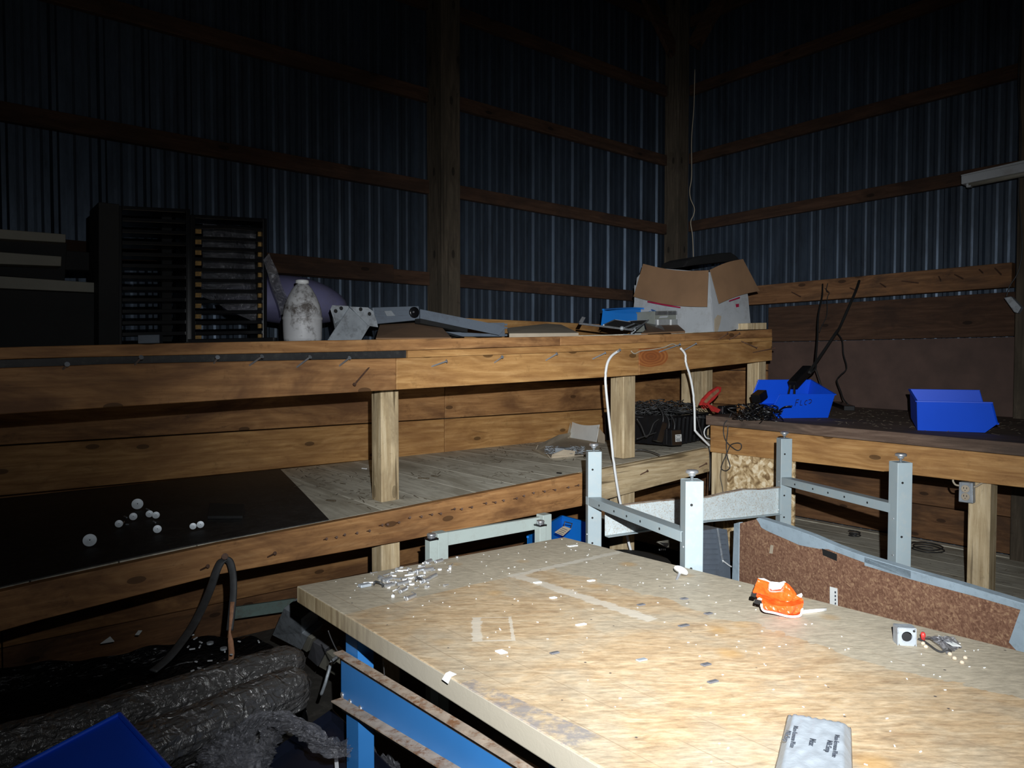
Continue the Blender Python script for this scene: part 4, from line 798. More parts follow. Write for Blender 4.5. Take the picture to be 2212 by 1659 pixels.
crumple('plastic_film', [(438, 482), (562, 505), (560, 700), (436, 640)], 3.1, .02, 'film', 'crumpled clear film glinting behind the slats of the right black rack', 'plastic film')
crumple('plastic_film', [(572, 560), (584, 545), (628, 668), (604, 680)], 2.95, .015, 'film', 'twisted strip of clear film hanging off the right side of the black rack', 'plastic film', 8, 22)
# pale battens at far left
for (pts, Y, lb, mt) in [([(-60, 490), (142, 506), (142, 524), (-60, 512)], 3.2, 'topmost dirty cream batten sticking in from the left edge', 'cream'), ([(-60, 540), (133, 554), (132, 575), (-60, 568)], 3.15, 'middle cream batten with rust marks at the left edge', 'cream'), ([(-60, 592), (211, 611), (211, 632), (-60, 620)], 3.1, 'longest and lowest cream batten at the left edge', 'cream')]:
    poly('batten', pts, Y, .09, mt, label=lb, cat='batten', group=None)
poly('dark_case', [(-60, 513), (145, 525), (140, 607), (-60, 590)], 3.26, .16, 'blackm', label='black slab-like case between the cream battens at the left edge', cat='case'); poly('dark_case', [(-60, 622), (212, 634), (212, ydeck(212, 3.1)), (-60, ydeck(-60, 3.1))], 3.1, .3, 'blackm', label='black box under the lowest cream batten, left end of the upper shelf', cat='box')
poly('dark_block', [(140, 541), (212, 546), (212, 584), (140, 583)], 3.3, .1, 'blackm', label='small black block between the battens and the left rack', cat='block')
o = MB().prism([V((q.x, q.y, zdeck(q.x)+.012)) for q in (atY(298, 740, 2.72), atY(345, 740, 2.72), atY(352, 740, 2.86), atY(308, 740, 2.86))], (0, 0, .03)).build('notebook', M['slate'], bevel=.002); tag(o, 'small closed booklet lying in front of the left black rack', 'booklet')
o = MB().prism([V((q.x, q.y, zdeck(q.x)+.004)) for q in (atY(405, 740, 2.73), atY(590, 740, 2.73), atY(600, 740, 2.86), atY(410, 740, 2.86))], (0, 0, .02)).build('tray', M['black'], bevel=.002); tag(o, 'flat black strip lying before the right black rack', 'tray')
# lilac sack
def sack():
    Y = 3.35; outl = [(456, 640), (470, 610), (520, 596), (580, 589), (640, 592), (690, 606), (740, 636), (758, 665), (745, 695), (700, 702), (650, 705), (600, 702), (540, 690), (480, 680)]
    P = [atY(x, y, Y) for (x, y) in outl]; c = sum(P, V((0, 0, 0)))/len(P); mb = MB(); n = len(P); rings = []
    for k, (sc_, dy) in enumerate([(.25, -.17), (.55, -.15), (.82, -.10), (1, 0), (.85, .12), (.4, .18)]):
        rings.append(mb.add([c+(p-c)*sc_*(1+.05*noise.noise(p*5+V((k, 0, 0))))+V((0, dy, 0)) for p in P]))
    for a, b in zip(rings, rings[1:]):
        for i in range(n): j = (i+1) % n; mb.face(a+j, a+i, b+i, b+j)
    mb.face(*[rings[0]+i for i in range(n)]); mb.face(*[rings[-1]+n-1-i for i in range(n)])
    return mb.build('sack', M['purple'], smooth=True, sub=2)
tag(sack(), 'bulging lilac-grey sack lying behind the white jug on the upper shelf', 'sack')
# grimy white jug
Y = 2.84; c = atY(654, 733, Y); c.z = zdeck(c.x); sc_ = (c-EYE).dot(FW)/F; zt = atY(654, 605, Y).z-c.z
JG = root('jug', c, 'grimy white plastic jug with pointed shoulders and small cap on the upper shelf', 'jug')
r0 = 41*sc_; pr = [(r0*.93, 0), (r0*.98, .02), (r0*1.0, zt*.30), (r0*1.0, zt*.36), (r0*1.03, zt*.375), (r0*1.03, zt*.40), (r0*.99, zt*.42), (r0*.97, zt*.50), (r0*.88, zt*.62), (r0*.72, zt*.74), (r0*.50, zt*.86), (r0*.34, zt*.92), (r0*.30, zt*.93)]
MB().lathe(pr, c, n=36).build('body', M['jug'], JG, smooth=True); MB().lathe([(r0*.24, 0), (r0*.24, zt*.012), (r0*.34, zt*.015), (r0*.34, zt*.06), (r0*.28, zt*.07)], c+V((0, 0, zt*.93)), n=24).build('cap', M['white'], JG, smooth=True)
# galvanised bracket
BK = root('metal_bracket', atY(760, 732, 2.8), 'bent galvanised steel bracket with bolt holes beside the jug', 'bracket')
P = lambda pts, Y: [atY(x, y, Y) for (x, y) in pts]
MB().prism(P([(708, 735), (723, 712), (755, 665), (800, 703), (795, 710), (780, 735)], 2.80), (0, .005, 0)).build('channel_web', M['grey_metal'], BK)
a = P([(755, 665), (723, 712), (708, 735)], 2.80); b = P([(714, 668), (722, 700), (706, 733)], 2.90); MB().hexa([a[0], a[1], b[1], b[0]], [q+V((.003, .004, 0)) for q in (a[0], a[1], b[1], b[0])]).build('flange', M['grey_metal'], BK)
MB().prism(P([(755, 662), (795, 664), (806, 672), (814, 693), (817, 707), (797, 704)], 2.79), (0, .004, 0)).build('flange', M['grey_metal'], BK, bevel=.001)
MB().prism(P([(714, 668), (718, 659), (753, 661), (755, 666), (737, 690), (724, 699)], 2.81), (0, .004, 0)).build('flange', M['grey_metal'], BK, bevel=.001)
for (x, y, Y) in [(737, 666, 2.808), (725, 672, 2.808), (779, 668, 2.788), (798, 678, 2.788)]: MB().lathe([(.0085, 0), (.0085, .001)], atY(x, y, Y), (0, -1, 0), 12).build('bolt_hole', M['blackm'], BK)
# grey moulded case with round end, and long grey channel
CS = root('plastic_case', atY(856, 695, 3.1), 'dark grey ribbed plastic case with a round black cap at its right end', 'case')
MB().prism(P([(805, 664), (905, 661), (908, 691), (815, 700), (808, 690)], 3.1), (0, .12, 0)).build('body', M['slate'], CS, bevel=.004)
for y0 in (669, 675, 681, 687): MB().prism(P([(812, y0+.5), (888, y0-1), (888, y0+1), (812, y0+2.5)], 3.094), (0, .008, 0)).build('rib', M['slate'], CS)
MB().lathe([(.028, 0), (.028, .006), (.020, .008)], atY(894, 675, 3.095), (0, -1, 0), 24).build('round_cap', M['black'], CS, smooth=True); MB().lathe([(.005, 0), (.004, .004)], atY(893, 674, 3.087), (0, -1, 0), 10).build('pin', M['zinc'], CS)
MB().prism(P([(830, 672), (845, 671), (854, 682), (836, 683)], 3.092), (0, .002, 0)).build('worn_badge', M['grey_metal'], CS)
CHN = root('metal_channel', atY(1000, 715, 3.05), 'long slate grey metal channel sloping down to the right past the square post', 'metal channel')
MB().prism(P([(908, 668), (1078, 702), (1090, 710), (1078, 724), (908, 688)], 3.0), (0, .004, 0)).build('web', M['slate'], CHN)
MB().prism(P([(908, 688), (1010, 710), (1010, 718), (908, 698)], 3.01), (0, .05, 0)).build('flange', M['blackm'], CHN)
MB().prism(P([(1050, 697), (1090, 697), (1091, 727), (1000, 727), (960, 716), (1078, 722), (1086, 711)], 3.06), (0, .06, 0)).build('end_box', M['slate'], CHN, bevel=.002)
for y in (701, 708, 724): MB().prism(P([(1090, y-2), (1096, y-2), (1096, y+2), (1090, y+2)], 3.06), (0, .03, 0)).build('lug', M['slate'], CHN)
def lying(name, pix, Y0, Y1, th, mat, label, cat):
    "flat piece on the deck: picture outline dropped on a slanted plane"
    ps = [atY(x, y, Y0+(Y1-Y0)*f) for (x, y, f) in pix]; o = MB().prism(ps, (0, 0, th)).build(name, M[mat], bevel=.0015); return tag(o, label, cat)
lying('cardboard_sheet', [(812, 733, 0), (975, 732, 0), (950, 704, 1), (900, 699, 1), (820, 704, 1)], 2.72, 3.15, .006, 'card', 'curved piece of brown cardboard lying below the grey channel', 'cardboard')
lying('loose_board', [(1100, 729, 0), (1250, 727, 0), (1213, 708, 1), (1180, 706, 1), (1096, 716, .6)], 2.72, 3.3, .02, 'kraft', 'loose grey-brown board end lying on the upper shelf left of the tablet-like frames', 'board')
lying('loose_board', [(1385, 724, 0), (1480, 719, 0), (1462, 703, 1), (1408, 704, 1)], 2.72, 3.1, .012, 'card', 'small brown wood offcut lying in front of the drawer cabinet', 'board')
lying('black_strips', [(1400, 725, 0), (1450, 722, 0), (1428, 705, 1), (1392, 699, 1)], 2.70, 3.0, .006, 'black', 'bundle of thin black strips lying beside the drawer cabinet', 'strips')
lying('leaflet', [(1352, 727, 0), (1389, 727, 0), (1397, 723, .3), (1346, 722, .3)], 2.69, 2.8, .002, 'paper', 'small pale leaflet with print lying on the edge of the upper shelf', 'leaflet')
# pale blue bin and drawer cabinet
BB = root('open_box', atY(1358, 705, 3.25), 'bright blue plastic tray box behind the metal frames on the upper shelf', 'box')
MB().prism(P([(1299, 704), (1303, 670), (1340, 677), (1404, 677), (1404, 703)], 3.2), (0, .004, 0)).build('front_wall', M['blue2'], BB)
MB().prism(P([(1404, 703), (1404, 672), (1416, 673), (1412, 703)], 3.18), (0, .01, 0)).build('corner', M['blue2'], BB)
MB().prism(P([(1301, 703), (1303, 669), (1370, 666), (1405, 669), (1412, 702)], 3.36), (0, .004, 0)).build('back_wall', M['blue2'], BB)
MB().tube(rail([atY(1302, 669, 3.2), atY(1330, 667, 3.3), atY(1370, 665.5, 3.36), atY(1402, 668, 3.3), atY(1416, 673, 3.18)]), .006, 8).build('rim', M['blue2'], BB, smooth=True)
MB().prism([atY(1299, 703, 3.2), atY(1412, 703, 3.2), atY(1412, 701, 3.36), atY(1301, 701, 3.36)], (0, 0, .004)).build('base', M['blue2'], BB)
DC = root('drawer_cabinet', atY(1468, 718, 3.05), 'small grey-green parts cabinet with clear drawers in front of the big carton', 'cabinet')
MB().prism(P([(1414, 672), (1496, 670), (1496, 716), (1414, 716)], 3.05), (0, .16, 0)).build('shell', M['beige_metal'], DC, bevel=.002)
MB().prism(P([(1496, 669), (1520, 670), (1519, 718), (1495, 716)], 3.04), (0, .14, 0)).build('side_panel', M['beige_metal'], DC, bevel=.002)
for (xa, xb) in [(1418, 1443), (1446, 1470), (1473, 1493)]:
    d_ = MB().prism(P([(xa, 672.5), (xb, 672), (xb, 680), (xa, 680.5)], 3.04), (0, .01, 0)).build('drawer', M['film'], DC); 
    d_ = MB().prism(P([(xa, 690), (xb, 689.5), (xb, 706), (xa, 706)], 3.036), (0, .012, 0)).build('drawer', M['osb_clear'], DC); MB().prism(P([(xa+2, 690.5), (xa+5, 690.5), (xa+5, 705), (xa+2, 705)], 3.03), (0, .004, 0)).build('drawer_edge', M['white'], DC)
MB().prism(P([(1426, 683), (1444, 682), (1441, 686), (1424, 687)], 3.045), (0, .003, 0)).build('label_holder', M['boxwhite'], DC)
# metal frames heaped by the blue tray
FR = root('folded_stand', atY(1340, 722, 2.95), 'thin metal arm with folded dark frames lying across the blue tray', 'frame')
MB().bar(atY(1252, 699, 2.85), atY(1366, 713, 2.78), .012, .010).build('arm', M['zinc'], FR); MB().prism(P([(1251, 696), (1258, 684), (1265, 686), (1259, 697)], 2.85), (0, .003, 0)).build('bent_tip', M['zinc'], FR)
def q3(p): return [atY(x, y, Y) for (x, y, Y) in p]
MB().prism(q3([(1304, 702, 2.85), (1328, 692, 3.1), (1382, 700, 3.05), (1350, 712, 2.8)]), (0, 0, .004)).build('dark_plate', M['blackm'], FR)
for a_, b_ in [((1304, 702, 2.84), (1328, 691, 3.1)), ((1328, 691, 3.1), (1380, 699, 3.05)), ((1358, 694, 3.1), (1401, 691, 3.1)), ((1401, 691, 3.1), (1372, 713, 2.8)), ((1348, 708, 2.82), (1370, 699, 2.95)), ((1360, 711, 2.8), (1383, 702, 2.9))]:
    A_, B_ = q3([a_, b_]); MB().bar(A_, B_, .008, .006).build('frame_bar', M['grey_metal'], FR)
MB().prism(q3([(1360, 694.5, 3.1), (1400, 692, 3.1), (1386, 703, 2.95), (1366, 698, 3.0)]), (0, 0, .003)).build('dark_plate', M['blackm'], FR)
MB().lathe([(.012, 0), (.014, .01), (.008, .02)], atY(1341, 710, 2.8), (0, -1, .2), 12).build('pivot', M['grey_metal'], FR, smooth=True)
# big carton with its flaps folded outward
KX, KY = 3.90, 2.77; kb = zdeck(KX)+.0; k0 = V((KX, KY, kb))
def onKx(x, y, o=0.0): return atX(x, y, KX-o)
def onKy(x, y, o=0.0): return atY(x, y, KY-o)
CT = root('carton', (4.1, 3.1, kb), 'big white carton with brown flaps folded out, at the corner end of the upper shelf', 'cardboard box')
kt = onKx(1530, 588).z
yb_ = onKx(1366, 660).y; xb_ = onKy(1612, 650).x
wallA = [onKx(1541, 718), onKx(1362, 708), onKx(1376, 600), onKx(1395, 577), onKx(1530, 588)]; wallA[0].z = kb; wallA[1].z = zdeck(KX)
MB().prism(wallA, (.005, 0, 0)).build('side', M['boxwhite'], CT)
wallB = [onKy(1543, 718), onKy(1532, 588), onKy(1600, 566), onKy(1616, 640), onKy(1622, 705), onKy(1600, 709), onKy(1572, 716)]
MB().prism(wallB, (0, .005, 0)).build('side', M['boxwhite'], CT)
MB().box(KX+.02, KX+.40, yb_-.008, yb_, kb, kt-.03).build('side', M['boxwhite'], CT); MB().box(KX+.41, KX+.415, KY+.02, yb_-.01, kb+.03, kt-.03).build('side', M['boxwhite'], CT)
def flap(corner, f, o0, o1, name='flap', mat='card', nn=8):
    (a, b, c, d) = corner
    def fn(u, v): 
        bow = [0, 0]; x = (a[0]*(1-u)+b[0]*u)*(1-v)+(d[0]*(1-u)+c[0]*u)*v; y = (a[1]*(1-u)+b[1]*u)*(1-v)+(d[1]*(1-u)+c[1]*u)*v
        y += corner_b*math.sin(math.pi*u); return f(x, y, o0+(o1-o0)*v)
    return MB().grid(fn, nn, nn, .004).build(name, M[mat], CT)
corner_b = 7; flap([(1390, 570), (1531, 584), (1528, 663), (1369, 641)], onKx, .012, .05)
corner_b = -4; flap([(1533, 583), (1604, 560), (1640, 629), (1553, 656)], onKy, .012, .05)
MB().prism([onKx(x, y, .046) for (x, y) in [(1399, 650), (1440, 658), (1470, 663), (1470, 665.5), (1440, 661), (1399, 653)]], (-.002, 0, 0)).build('red_print', M['redtrim'], CT)
MB().prism([onKy(x, y, .046) for (x, y) in [(1575, 649), (1598, 641), (1598, 644), (1575, 651.5)]], (0, -.002, 0)).build('red_print', M['redtrim'], CT)
MB().prism([onKy(x, y, .001) for (x, y) in [(1543, 690), (1550, 680), (1558, 683), (1556, 697), (1550, 717), (1543, 717)]], (0, -.001, 0)).build('torn_patch', M['kraft'], CT)
MB().prism([onKy(x, y, .0015) for (x, y) in [(1589, 657), (1596, 656), (1596, 663), (1590, 664)]], (0, -.001, 0)).build('small_print', M['redtrim'], CT)
tt = MB().prism([V((KX+.03, KY+.02, kt-.01)), V((KX+.40, KY+.02, kt-.01)), V((KX+.40, yb_-.02, kt+.01)), V((KX+.02, yb_-.02, kt+.0))], (0, 0, .006)).build('inner_flap', M['card'], CT)
o = MB().prism([atY(x, y, 3.05) for (x, y) in [(1477, 577), (1486, 562), (1500, 556), (1560, 546), (1580, 545), (1592, 553), (1600, 563), (1560, 566), (1500, 573)]], (0, .22, 0)).build('black_bag', M['blackm'], bevel=.01); tag(o, 'flat black padded bag lying on top of the big carton', 'bag')
crumple('crumpled_paper', [(1592, 700), (1606, 697), (1616, 710), (1590, 712)], 2.78, .006, 'paper', 'scrap of crumpled white paper at the right end of the upper shelf', 'paper', 6, 5, sc=60)
# ================================================================= things on the lower shelf
def lowp(x, y, h=0.0):
    "point of the lower deck seen at the pixel (bilinear boards)"
    lo, hi = 1.0, 2.6
    d = ray(x, y); t0 = None
    for i in range(400):
        t = 1.0+i*.02; p = EYE+d*t
        if p.y > 2.5:
            f = min(max((p.y-2.6)/1.294, 0), 1); z = zL(p.x)*(1-f)+zB(p.x)*f+h
            if p.z <= z: return V((p.x, p.y, z))
    return EYE+d*4
# black mat covering the left boards
mp_ = [lowp(720, 1124, .002), lowp(228, 1222, .002), lowp(-500, 1372, .002), lowp(-500, 1150, .002), lowp(200, 1052, .002), lowp(300, 1041, .002), lowp(395, 1022, .002), lowp(480, 1013, .002), lowp(560, 1015, .002)]
def matfn(u, v):
    a = V((-1.6, 2.6395, 0)).lerp(V((1.20, 2.6395, 0)), u); b = V((-1.6, 3.89, 0)).lerp(V((1.48, 3.89, 0)), u); p = a.lerp(b, v); f = (p.y-2.6)/1.294; p.z = zL(p.x)*(1-f)+zB(p.x)*f+.004; return p
tag(MB().grid(matfn, 20, 10, .003).build('rubber_mat', M['navy_sheet']), 'blackened mat covering the left part of the lower shelf', 'mat')
tag(MB().prism([lowp(453, 1095, .006), lowp(528, 1095, .006), lowp(524, 1122, .006), lowp(448, 1122, .006)], (0, 0, .012)).build('black_block', M['blackm'], bevel=.002), 'low black rectangular block lying on the blackened mat', 'block')
# turned aluminium discs
DL = [(194, 1178, 13.5, 'large bare aluminium disc nearest the left edge of the mat'), (297, 1098, 11.5, 'large aluminium disc at the top of the scattered group'), (323, 1117, 7.5, 'small disc, left of the touching pair'), (337, 1119, 7.5, 'small disc, right of the touching pair'),
      (288, 1124, 8, 'small bright disc just below the top large one'), (257, 1139, 8, 'small disc lowest left of the group, beside two screws'), (340, 1151, 8.5, 'small white-looking disc nearest the front of the mat'), (417, 1142, 7, 'dull disc of the right-hand pair'), (433, 1140, 7.5, 'bright disc of the right-hand pair')]
for (x, y, r, lb) in DL:
    c = lowp(x, y, .012); d = (c-EYE).dot(FW)/F; rr = r*d; tl = (EYE-c).normalized(); tl = (tl+V((0, 0, 1.1))).normalized()
    R = root('metal_disc', c, lb, 'disc', 'aluminium discs on the black mat')
    tl = ((LPOS-c).normalized()+V((.03, 0, .12))).normalized(); MB().lathe([(rr*.98, -.0012), (rr, -.0008), (rr, .0002), (rr*.97, .001), (rr*.30, .0002), (rr*.28, .002), (rr*.12, .002)], c+V((0, 0, rr*.72)), tl, 36).build('disc', M['alu'], R)
    MB().lathe([(rr*.10, 0), (rr*.10, .001)], c+V((0, 0, rr*.72))+tl*.0025, tl, 14).build('centre_hole', M['blackm'], R)
for (x, y, dx, dy, wh) in [(316, 1100, 6, 3, 'right of the top large disc'), (268, 1128, -4, 6, 'standing just above the lowest left disc'), (331, 1129, 5, 1, 'below the touching pair of discs'), (272, 1133, 6, 1, 'right beside the lowest left disc'), (284, 1112, 7, 0, 'below the top large disc'), (268, 1117, 6, 3, 'left of the small bright disc')]:
    tag(MB().tube([lowp(x, y, .008), lowp(x+dx, y+dy, .008)], .003, 6).build('screw', M['nail']), 'small dull screw on the black mat, '+wh, 'screw', 'screws on the black mat')
# torn carton of metal staples
TC = root('torn_carton', lowp(1225, 975), 'torn grey-brown carton spilling metal fasteners on the lower shelf', 'cardboard box')
def lp(x, y, h): q = lowp(x, y); return V((q.x, q.y, q.z+h))
c1, c2, c3, c4 = lowp(1156, 976, .003), lowp(1190, 991, .003), lowp(1262, 985, .003), lowp(1298, 950, .003); c5 = lowp(1240, 942, .003)
MB().prism([c1, c2, c3, c4, c5], (0, 0, .004)).build('bottom_sheet', M['kraft'], TC)
def wallq(a, b, h, lean, name='torn_side', mat='kraft'):
    n = V((b.y-a.y, a.x-b.x, 0)).normalized()*lean; m_ = (a+b)/2
    MB().prism([a, b, b+V((n.x, n.y, h*.8)), m_+V((n.x, n.y, h*1.1)), a+V((n.x, n.y, h*.6))], V((b.y-a.y, a.x-b.x, 0)).normalized()*.003).build(name, M[mat], TC)
wallq(c1, c2, .03, .02); wallq(c2, lowp(1240, 987, .003), .045, .02); wallq(c5, c1, .055, -.02)
f0 = lowp(1232, 947, .004); f1 = lowp(1290, 956, .004)
MB().grid(lambda u, v: f0.lerp(f1, u)+V((0, .01-.03*v+.012*math.sin(u*math.pi)*v, .125*v*(1-.12*math.sin(u*math.pi)))), 10, 6, .003).build('raised_flap', M['paper'], TC)
MB().grid(lambda u, v: f1+V((.004-.02*u, -.085*u, .11*v*(1-.45*u))), 5, 5, .003).build('torn_side', M['kraft'], TC); MB().grid(lambda u, v: f0+V((-.045*u, -.02*u, .115*v*(1-.55*u))), 5, 5, .003).build('torn_side', M['kraft'], TC)
ib = lowp(1215, 975, .03); MB().ob(ib, V((.035, .012, 0)), V((-.01, .03, 0)), V((0, 0, .022))).build('inner_box', M['grey_metal'], TC, bevel=.002)
random.seed(4); mb = MB()
for i in range(230):
    q = lowp(random.uniform(1178, 1208) if i % 2 else random.uniform(1232, 1262), random.uniform(964, 981), random.uniform(.006, .03)); a = random.uniform(0, 3.1); d = V((math.cos(a)*.009, math.sin(a)*.009, random.uniform(-.004, .004))); mb.bar(q-d, q+d, .003, .002)
tag(mb.build('loose_fasteners', M['grey_metal']), 'heap of small grey metal fasteners inside the torn carton', 'fasteners', kind='stuff')
def blade(mb, c, s, rnd, up=.3): a = rnd.uniform(0, 6.28); d = V((math.cos(a), math.sin(a), rnd.uniform(-.05, up)))*s; n = V((-math.sin(a), math.cos(a), 0))*s*.12; mb.prism([c-d-n, c+d-n, c+d+n, c-d+n], (0, 0, .0008))
rnd = random.Random(21); mb = MB()
for i in range(900):
    u, v = rnd.random(), rnd.random(); cl = noise.noise(V((u*6, v*5, 0))); 
    if cl < -.05+.15*rnd.random(): continue
    x = 1.35+u*2.4; y = 2.68+v*1.18; f = (y-2.6)/1.294; blade(mb, V((x, y, zL(x)*(1-f)+zB(x)*f+.003)), rnd.uniform(.004, .018), rnd)
tag(mb.build('straw_litter', M['straw']), 'dark straw and dirt strewn over the boards of the lower shelf', 'litter', kind='stuff')
mb = MB()
for i in range(230):
    x = rnd.uniform(3.80, 5.1); y = rnd.triangular(.6, 2.5, 2.0); blade(mb, V((x, y, zb(y)+.0012)), rnd.uniform(.004, .017), rnd, .4)
tag(mb.build('leaf_litter', M['leaf']), 'dry leaf litter and chips scattered over the dark bench top', 'litter', kind='stuff')
mb = MB()
for i in range(240):
    x = rnd.uniform(3.85, 5.0); y = rnd.uniform(.3, 2.2); blade(mb, V((x, y, .283)), rnd.uniform(.006, .02), rnd, .3)
tag(mb.build('leaf_litter', M['leaf']), 'dry litter on the low boards under the bench', 'litter', kind='stuff')
for (x, y, dx, dy, mt, nm, lb) in [(787, 1013, 5, 1, 'white', 'wall_plug', 'tiny white plastic piece left of the front post on the lower shelf'), (937, 1029, 5, 3, 'straw', 'dead_leaf', 'curled dark leaf in the middle of the lower shelf'), (915, 1034, 12, 3, 'straw', 'twig', 'short dark twig lying on the lower shelf'), (715, 1082, 10, 2, 'straw', 'twig', 'flat brown splinter near the front left of the lower shelf'), (1208, 1023, 5, 1, 'black', 'washer', 'small dark washer near the front edge of the lower shelf')]:
    a = lowp(x-dx, y-dy*.3, .005); b = lowp(x+dx, y+dy*.3, .005); tag(MB().bar(a, b, .010, .006).build(nm, M[mt], bevel=.0015), lb, nm.replace('_', ' '))
# blue tub with a tagged clip, behind the cream frame
TU = root('open_tub', atY(1215, 1160, 2.9), 'blue plastic tub with a paper tag on a metal clip, under the lower shelf', 'tub')
YT = 2.86; z_ = .38; pR = [atY(x, y, Y) for (x, y, Y) in [(1141, 1172, 2.72), (1141, 1155, 2.72), (1191, 1118, 3.05), (1214, 1114, 3.08), (1262, 1128, 2.70)]]
A_ = atY(1140, 1160, 2.70); B_ = atY(1214, 1115, 3.02); C_ = atY(1285, 1134, 2.72); D_ = atY(1200, 1182, 2.45)
zt_ = .66; 
for p_, q_ in ((A_, B_), (B_, C_)):
    MB().prism([V((p_.x, p_.y, .30)), V((q_.x, q_.y, .30)), q_, p_], V((.0, .004, 0))).build('side', M['blue2'], TU); MB().bar(p_, q_, .012, .01).build('rim', M['blue2'], TU)
for p_, q_ in ((C_, D_), (D_, A_)): MB().prism([V((p_.x, p_.y, .30)), V((q_.x, q_.y, .30)), V((q_.x, q_.y, .52)), V((p_.x, p_.y, .52))], V((.003, -.003, 0))).build('side', M['blue2'], TU)
MB().prism([V((p.x, p.y, .30)) for p in (A_, B_, C_, D_)], (0, 0, .005)).build('base', M['blue2'], TU)
mm = (A_+B_+C_+D_)/4; tag(MB().box(mm.x-.2, mm.x+.2, 2.66, 3.0, 0, .299).build('wooden_box', M['blackm'], bevel=.004), 'dark box supporting the blue tub below the shelf', 'box')
TG = root('tagged_clip', atY(1212, 1140, 2.68), 'small metal clip with a printed grey paper tag hanging over the blue tub', 'tag')
MB().prism([atY(x, y, 2.66) for (x, y) in [(1218, 1136), (1234, 1142), (1216, 1158), (1198, 1150)]], (0, .001, 0)).build('paper_tag', M['kraft'], TG)
for k in range(4): MB().prism([atY(x, y, 2.6585) for (x, y) in [(1214-k*3.5, 1140+k*3.2), (1226-k*3.5, 1144.5+k*3.2), (1225.5-k*3.5, 1145.6+k*3.2), (1213.5-k*3.5, 1141+k*3.2)]], (0, .0006, 0)).build('print_line', M['ink'], TG)
MB().tube([atY(x, y, 2.66) for (x, y) in [(1218, 1137), (1220, 1127), (1236, 1131), (1233, 1141)]], .003, 6).build('wire_clip', M['cord'], TG)
# grey louvred crate and odds and ends behind the table
GC = root('louvred_crate', atY(1545, 1240, 1.9), 'dark grey slotted plastic crate standing on end behind the white desk leg', 'crate')
YG = 1.95; body = [(1519, 1146), (1548, 1142), (1553, 1141), (1571, 1144), (1577, 1200), (1580, 1290), (1516, 1290)]
gp = lambda x, y, o=0.0: atY(x, y, YG-o)
MB().prism([gp(*q) for q in body], (0, .12, 0)).build('body', M['slate'], GC, bevel=.002)
for i in range(11): y = 1152+i*11.3; MB().prism([gp(1519-.2*i, y, .006), gp(1549+.7*i, y-.4, .006), gp(1549+.7*i, y+1.5, .006), gp(1519-.2*i, y+2, .006)], (0, .006, 0)).build('louvre', M['slate'], GC)
for i in range(6): y = 1154+i*11; MB().prism([gp(1555+.9*i, y, .006), gp(1568+.9*i, y-.4, .006), gp(1568+.9*i, y+1.6, .006), gp(1555+.9*i, y+2, .006)], (0, .006, 0)).build('louvre', M['slate'], GC)
MB().bar(gp(1550, 1141, .012), gp(1562, 1215, .012), .006, .006).build('spine', M['grey_metal'], GC)
gl_ = GC
T1('white_flex', [atY(x, y, 1.93) for (x, y) in [(1561, 1211), (1568, 1216), (1576, 1222), (1580, 1224)]], .0035, 'white', 'pair of white cords crossing beside the grey crate', 'cord')
MG = root('dark_bag', V((2.75, 2.45, 0)), 'large black bag with a small white worn logo, deep under the upturned desk', 'bag')
MB().lathe([(.24, 0), (.27, .1), (.27, .38), (.22, .47), (.10, .50)], V((2.75, 2.45, 0)), n=20).build('body', M['blackm'], MG, smooth=True)
YM = 2.19; mk_ = [atY(x, y, 2.12) for (x, y) in [(1424, 1171), (1444, 1173), (1445, 1177), (1440, 1183), (1433, 1177)]]; MB().prism(mk_, (0, .002, 0)).build('logo_flash', M['boxwhite'], MG)
for i, xx in enumerate((1424, 1428, 1432, 1436)): MB().prism([atY(x, y, 2.12) for (x, y) in [(xx, 1185), (xx+2.2, 1185.3), (xx+2.2, 1189), (xx, 1188.6)]], (0, .002, 0)).build('logo_letter', M['boxwhite'], MG)
# ================================================================= on the work table
def tpt(x, y, h=0.0): return onT(x, y, h)
# crumpled orange pack
OR = root('crumpled_packet', onT(1685, 1320), 'crumpled glossy orange packet with white edges near the far edge of the work table', 'packet')
base = onT(1685, 1331); nO = V((-FW.x, -FW.y, 0)).normalized()
def onO(x, y, o=0.0): n = (nO+V((0, 0, .35))).normalized(); return atN(x, y, n, n.dot(base)+o)
rows_ = [[(1637, 1249), (1662, 1257), (1668, 1272), (1686, 1271), (1694, 1256), (1706, 1264), (1716, 1276)],
         [(1632, 1264), (1650, 1270), (1666, 1280), (1686, 1279), (1700, 1275), (1712, 1282), (1722, 1286)],
         [(1626, 1279), (1645, 1283), (1664, 1290), (1682, 1294), (1698, 1300), (1712, 1296), (1731, 1291)],
         [(1633, 1288), (1648, 1292), (1664, 1299), (1682, 1302), (1700, 1301), (1716, 1299), (1735, 1296)],
         [(1646, 1299), (1655, 1304), (1668, 1307), (1684, 1309), (1700, 1310), (1718, 1308), (1736, 1303)],
         [(1646, 1312), (1655, 1316), (1668, 1319), (1684, 1322), (1700, 1325), (1716, 1325), (1731, 1322)],
         [(1650, 1318), (1658, 1321), (1670, 1323), (1684, 1327), (1700, 1330), (1716, 1331), (1730, 1328)]]
offs = [.0, .022, .03, .012, .035, .022, .002]; rr_ = random.Random(2); nr, nc = len(rows_), 7
OP = [[onO(*rows_[i][j], offs[i]*.8+rr_.uniform(-.007, .007)) for j in range(nc)] for i in range(nr)]
def bil(G, u, v):
    a = u*(len(G)-1); b = v*(len(G[0])-1); i = min(int(a), len(G)-2); j = min(int(b), len(G[0])-2); a -= i; b -= j
    return G[i][j]*(1-a)*(1-b)+G[i+1][j]*a*(1-b)+G[i][j+1]*(1-a)*b+G[i+1][j+1]*a*b
def ofn(u, v): p = bil(OP, u, v); return p+nO*.006*noise.noise(V((u*9, v*11, 3)))
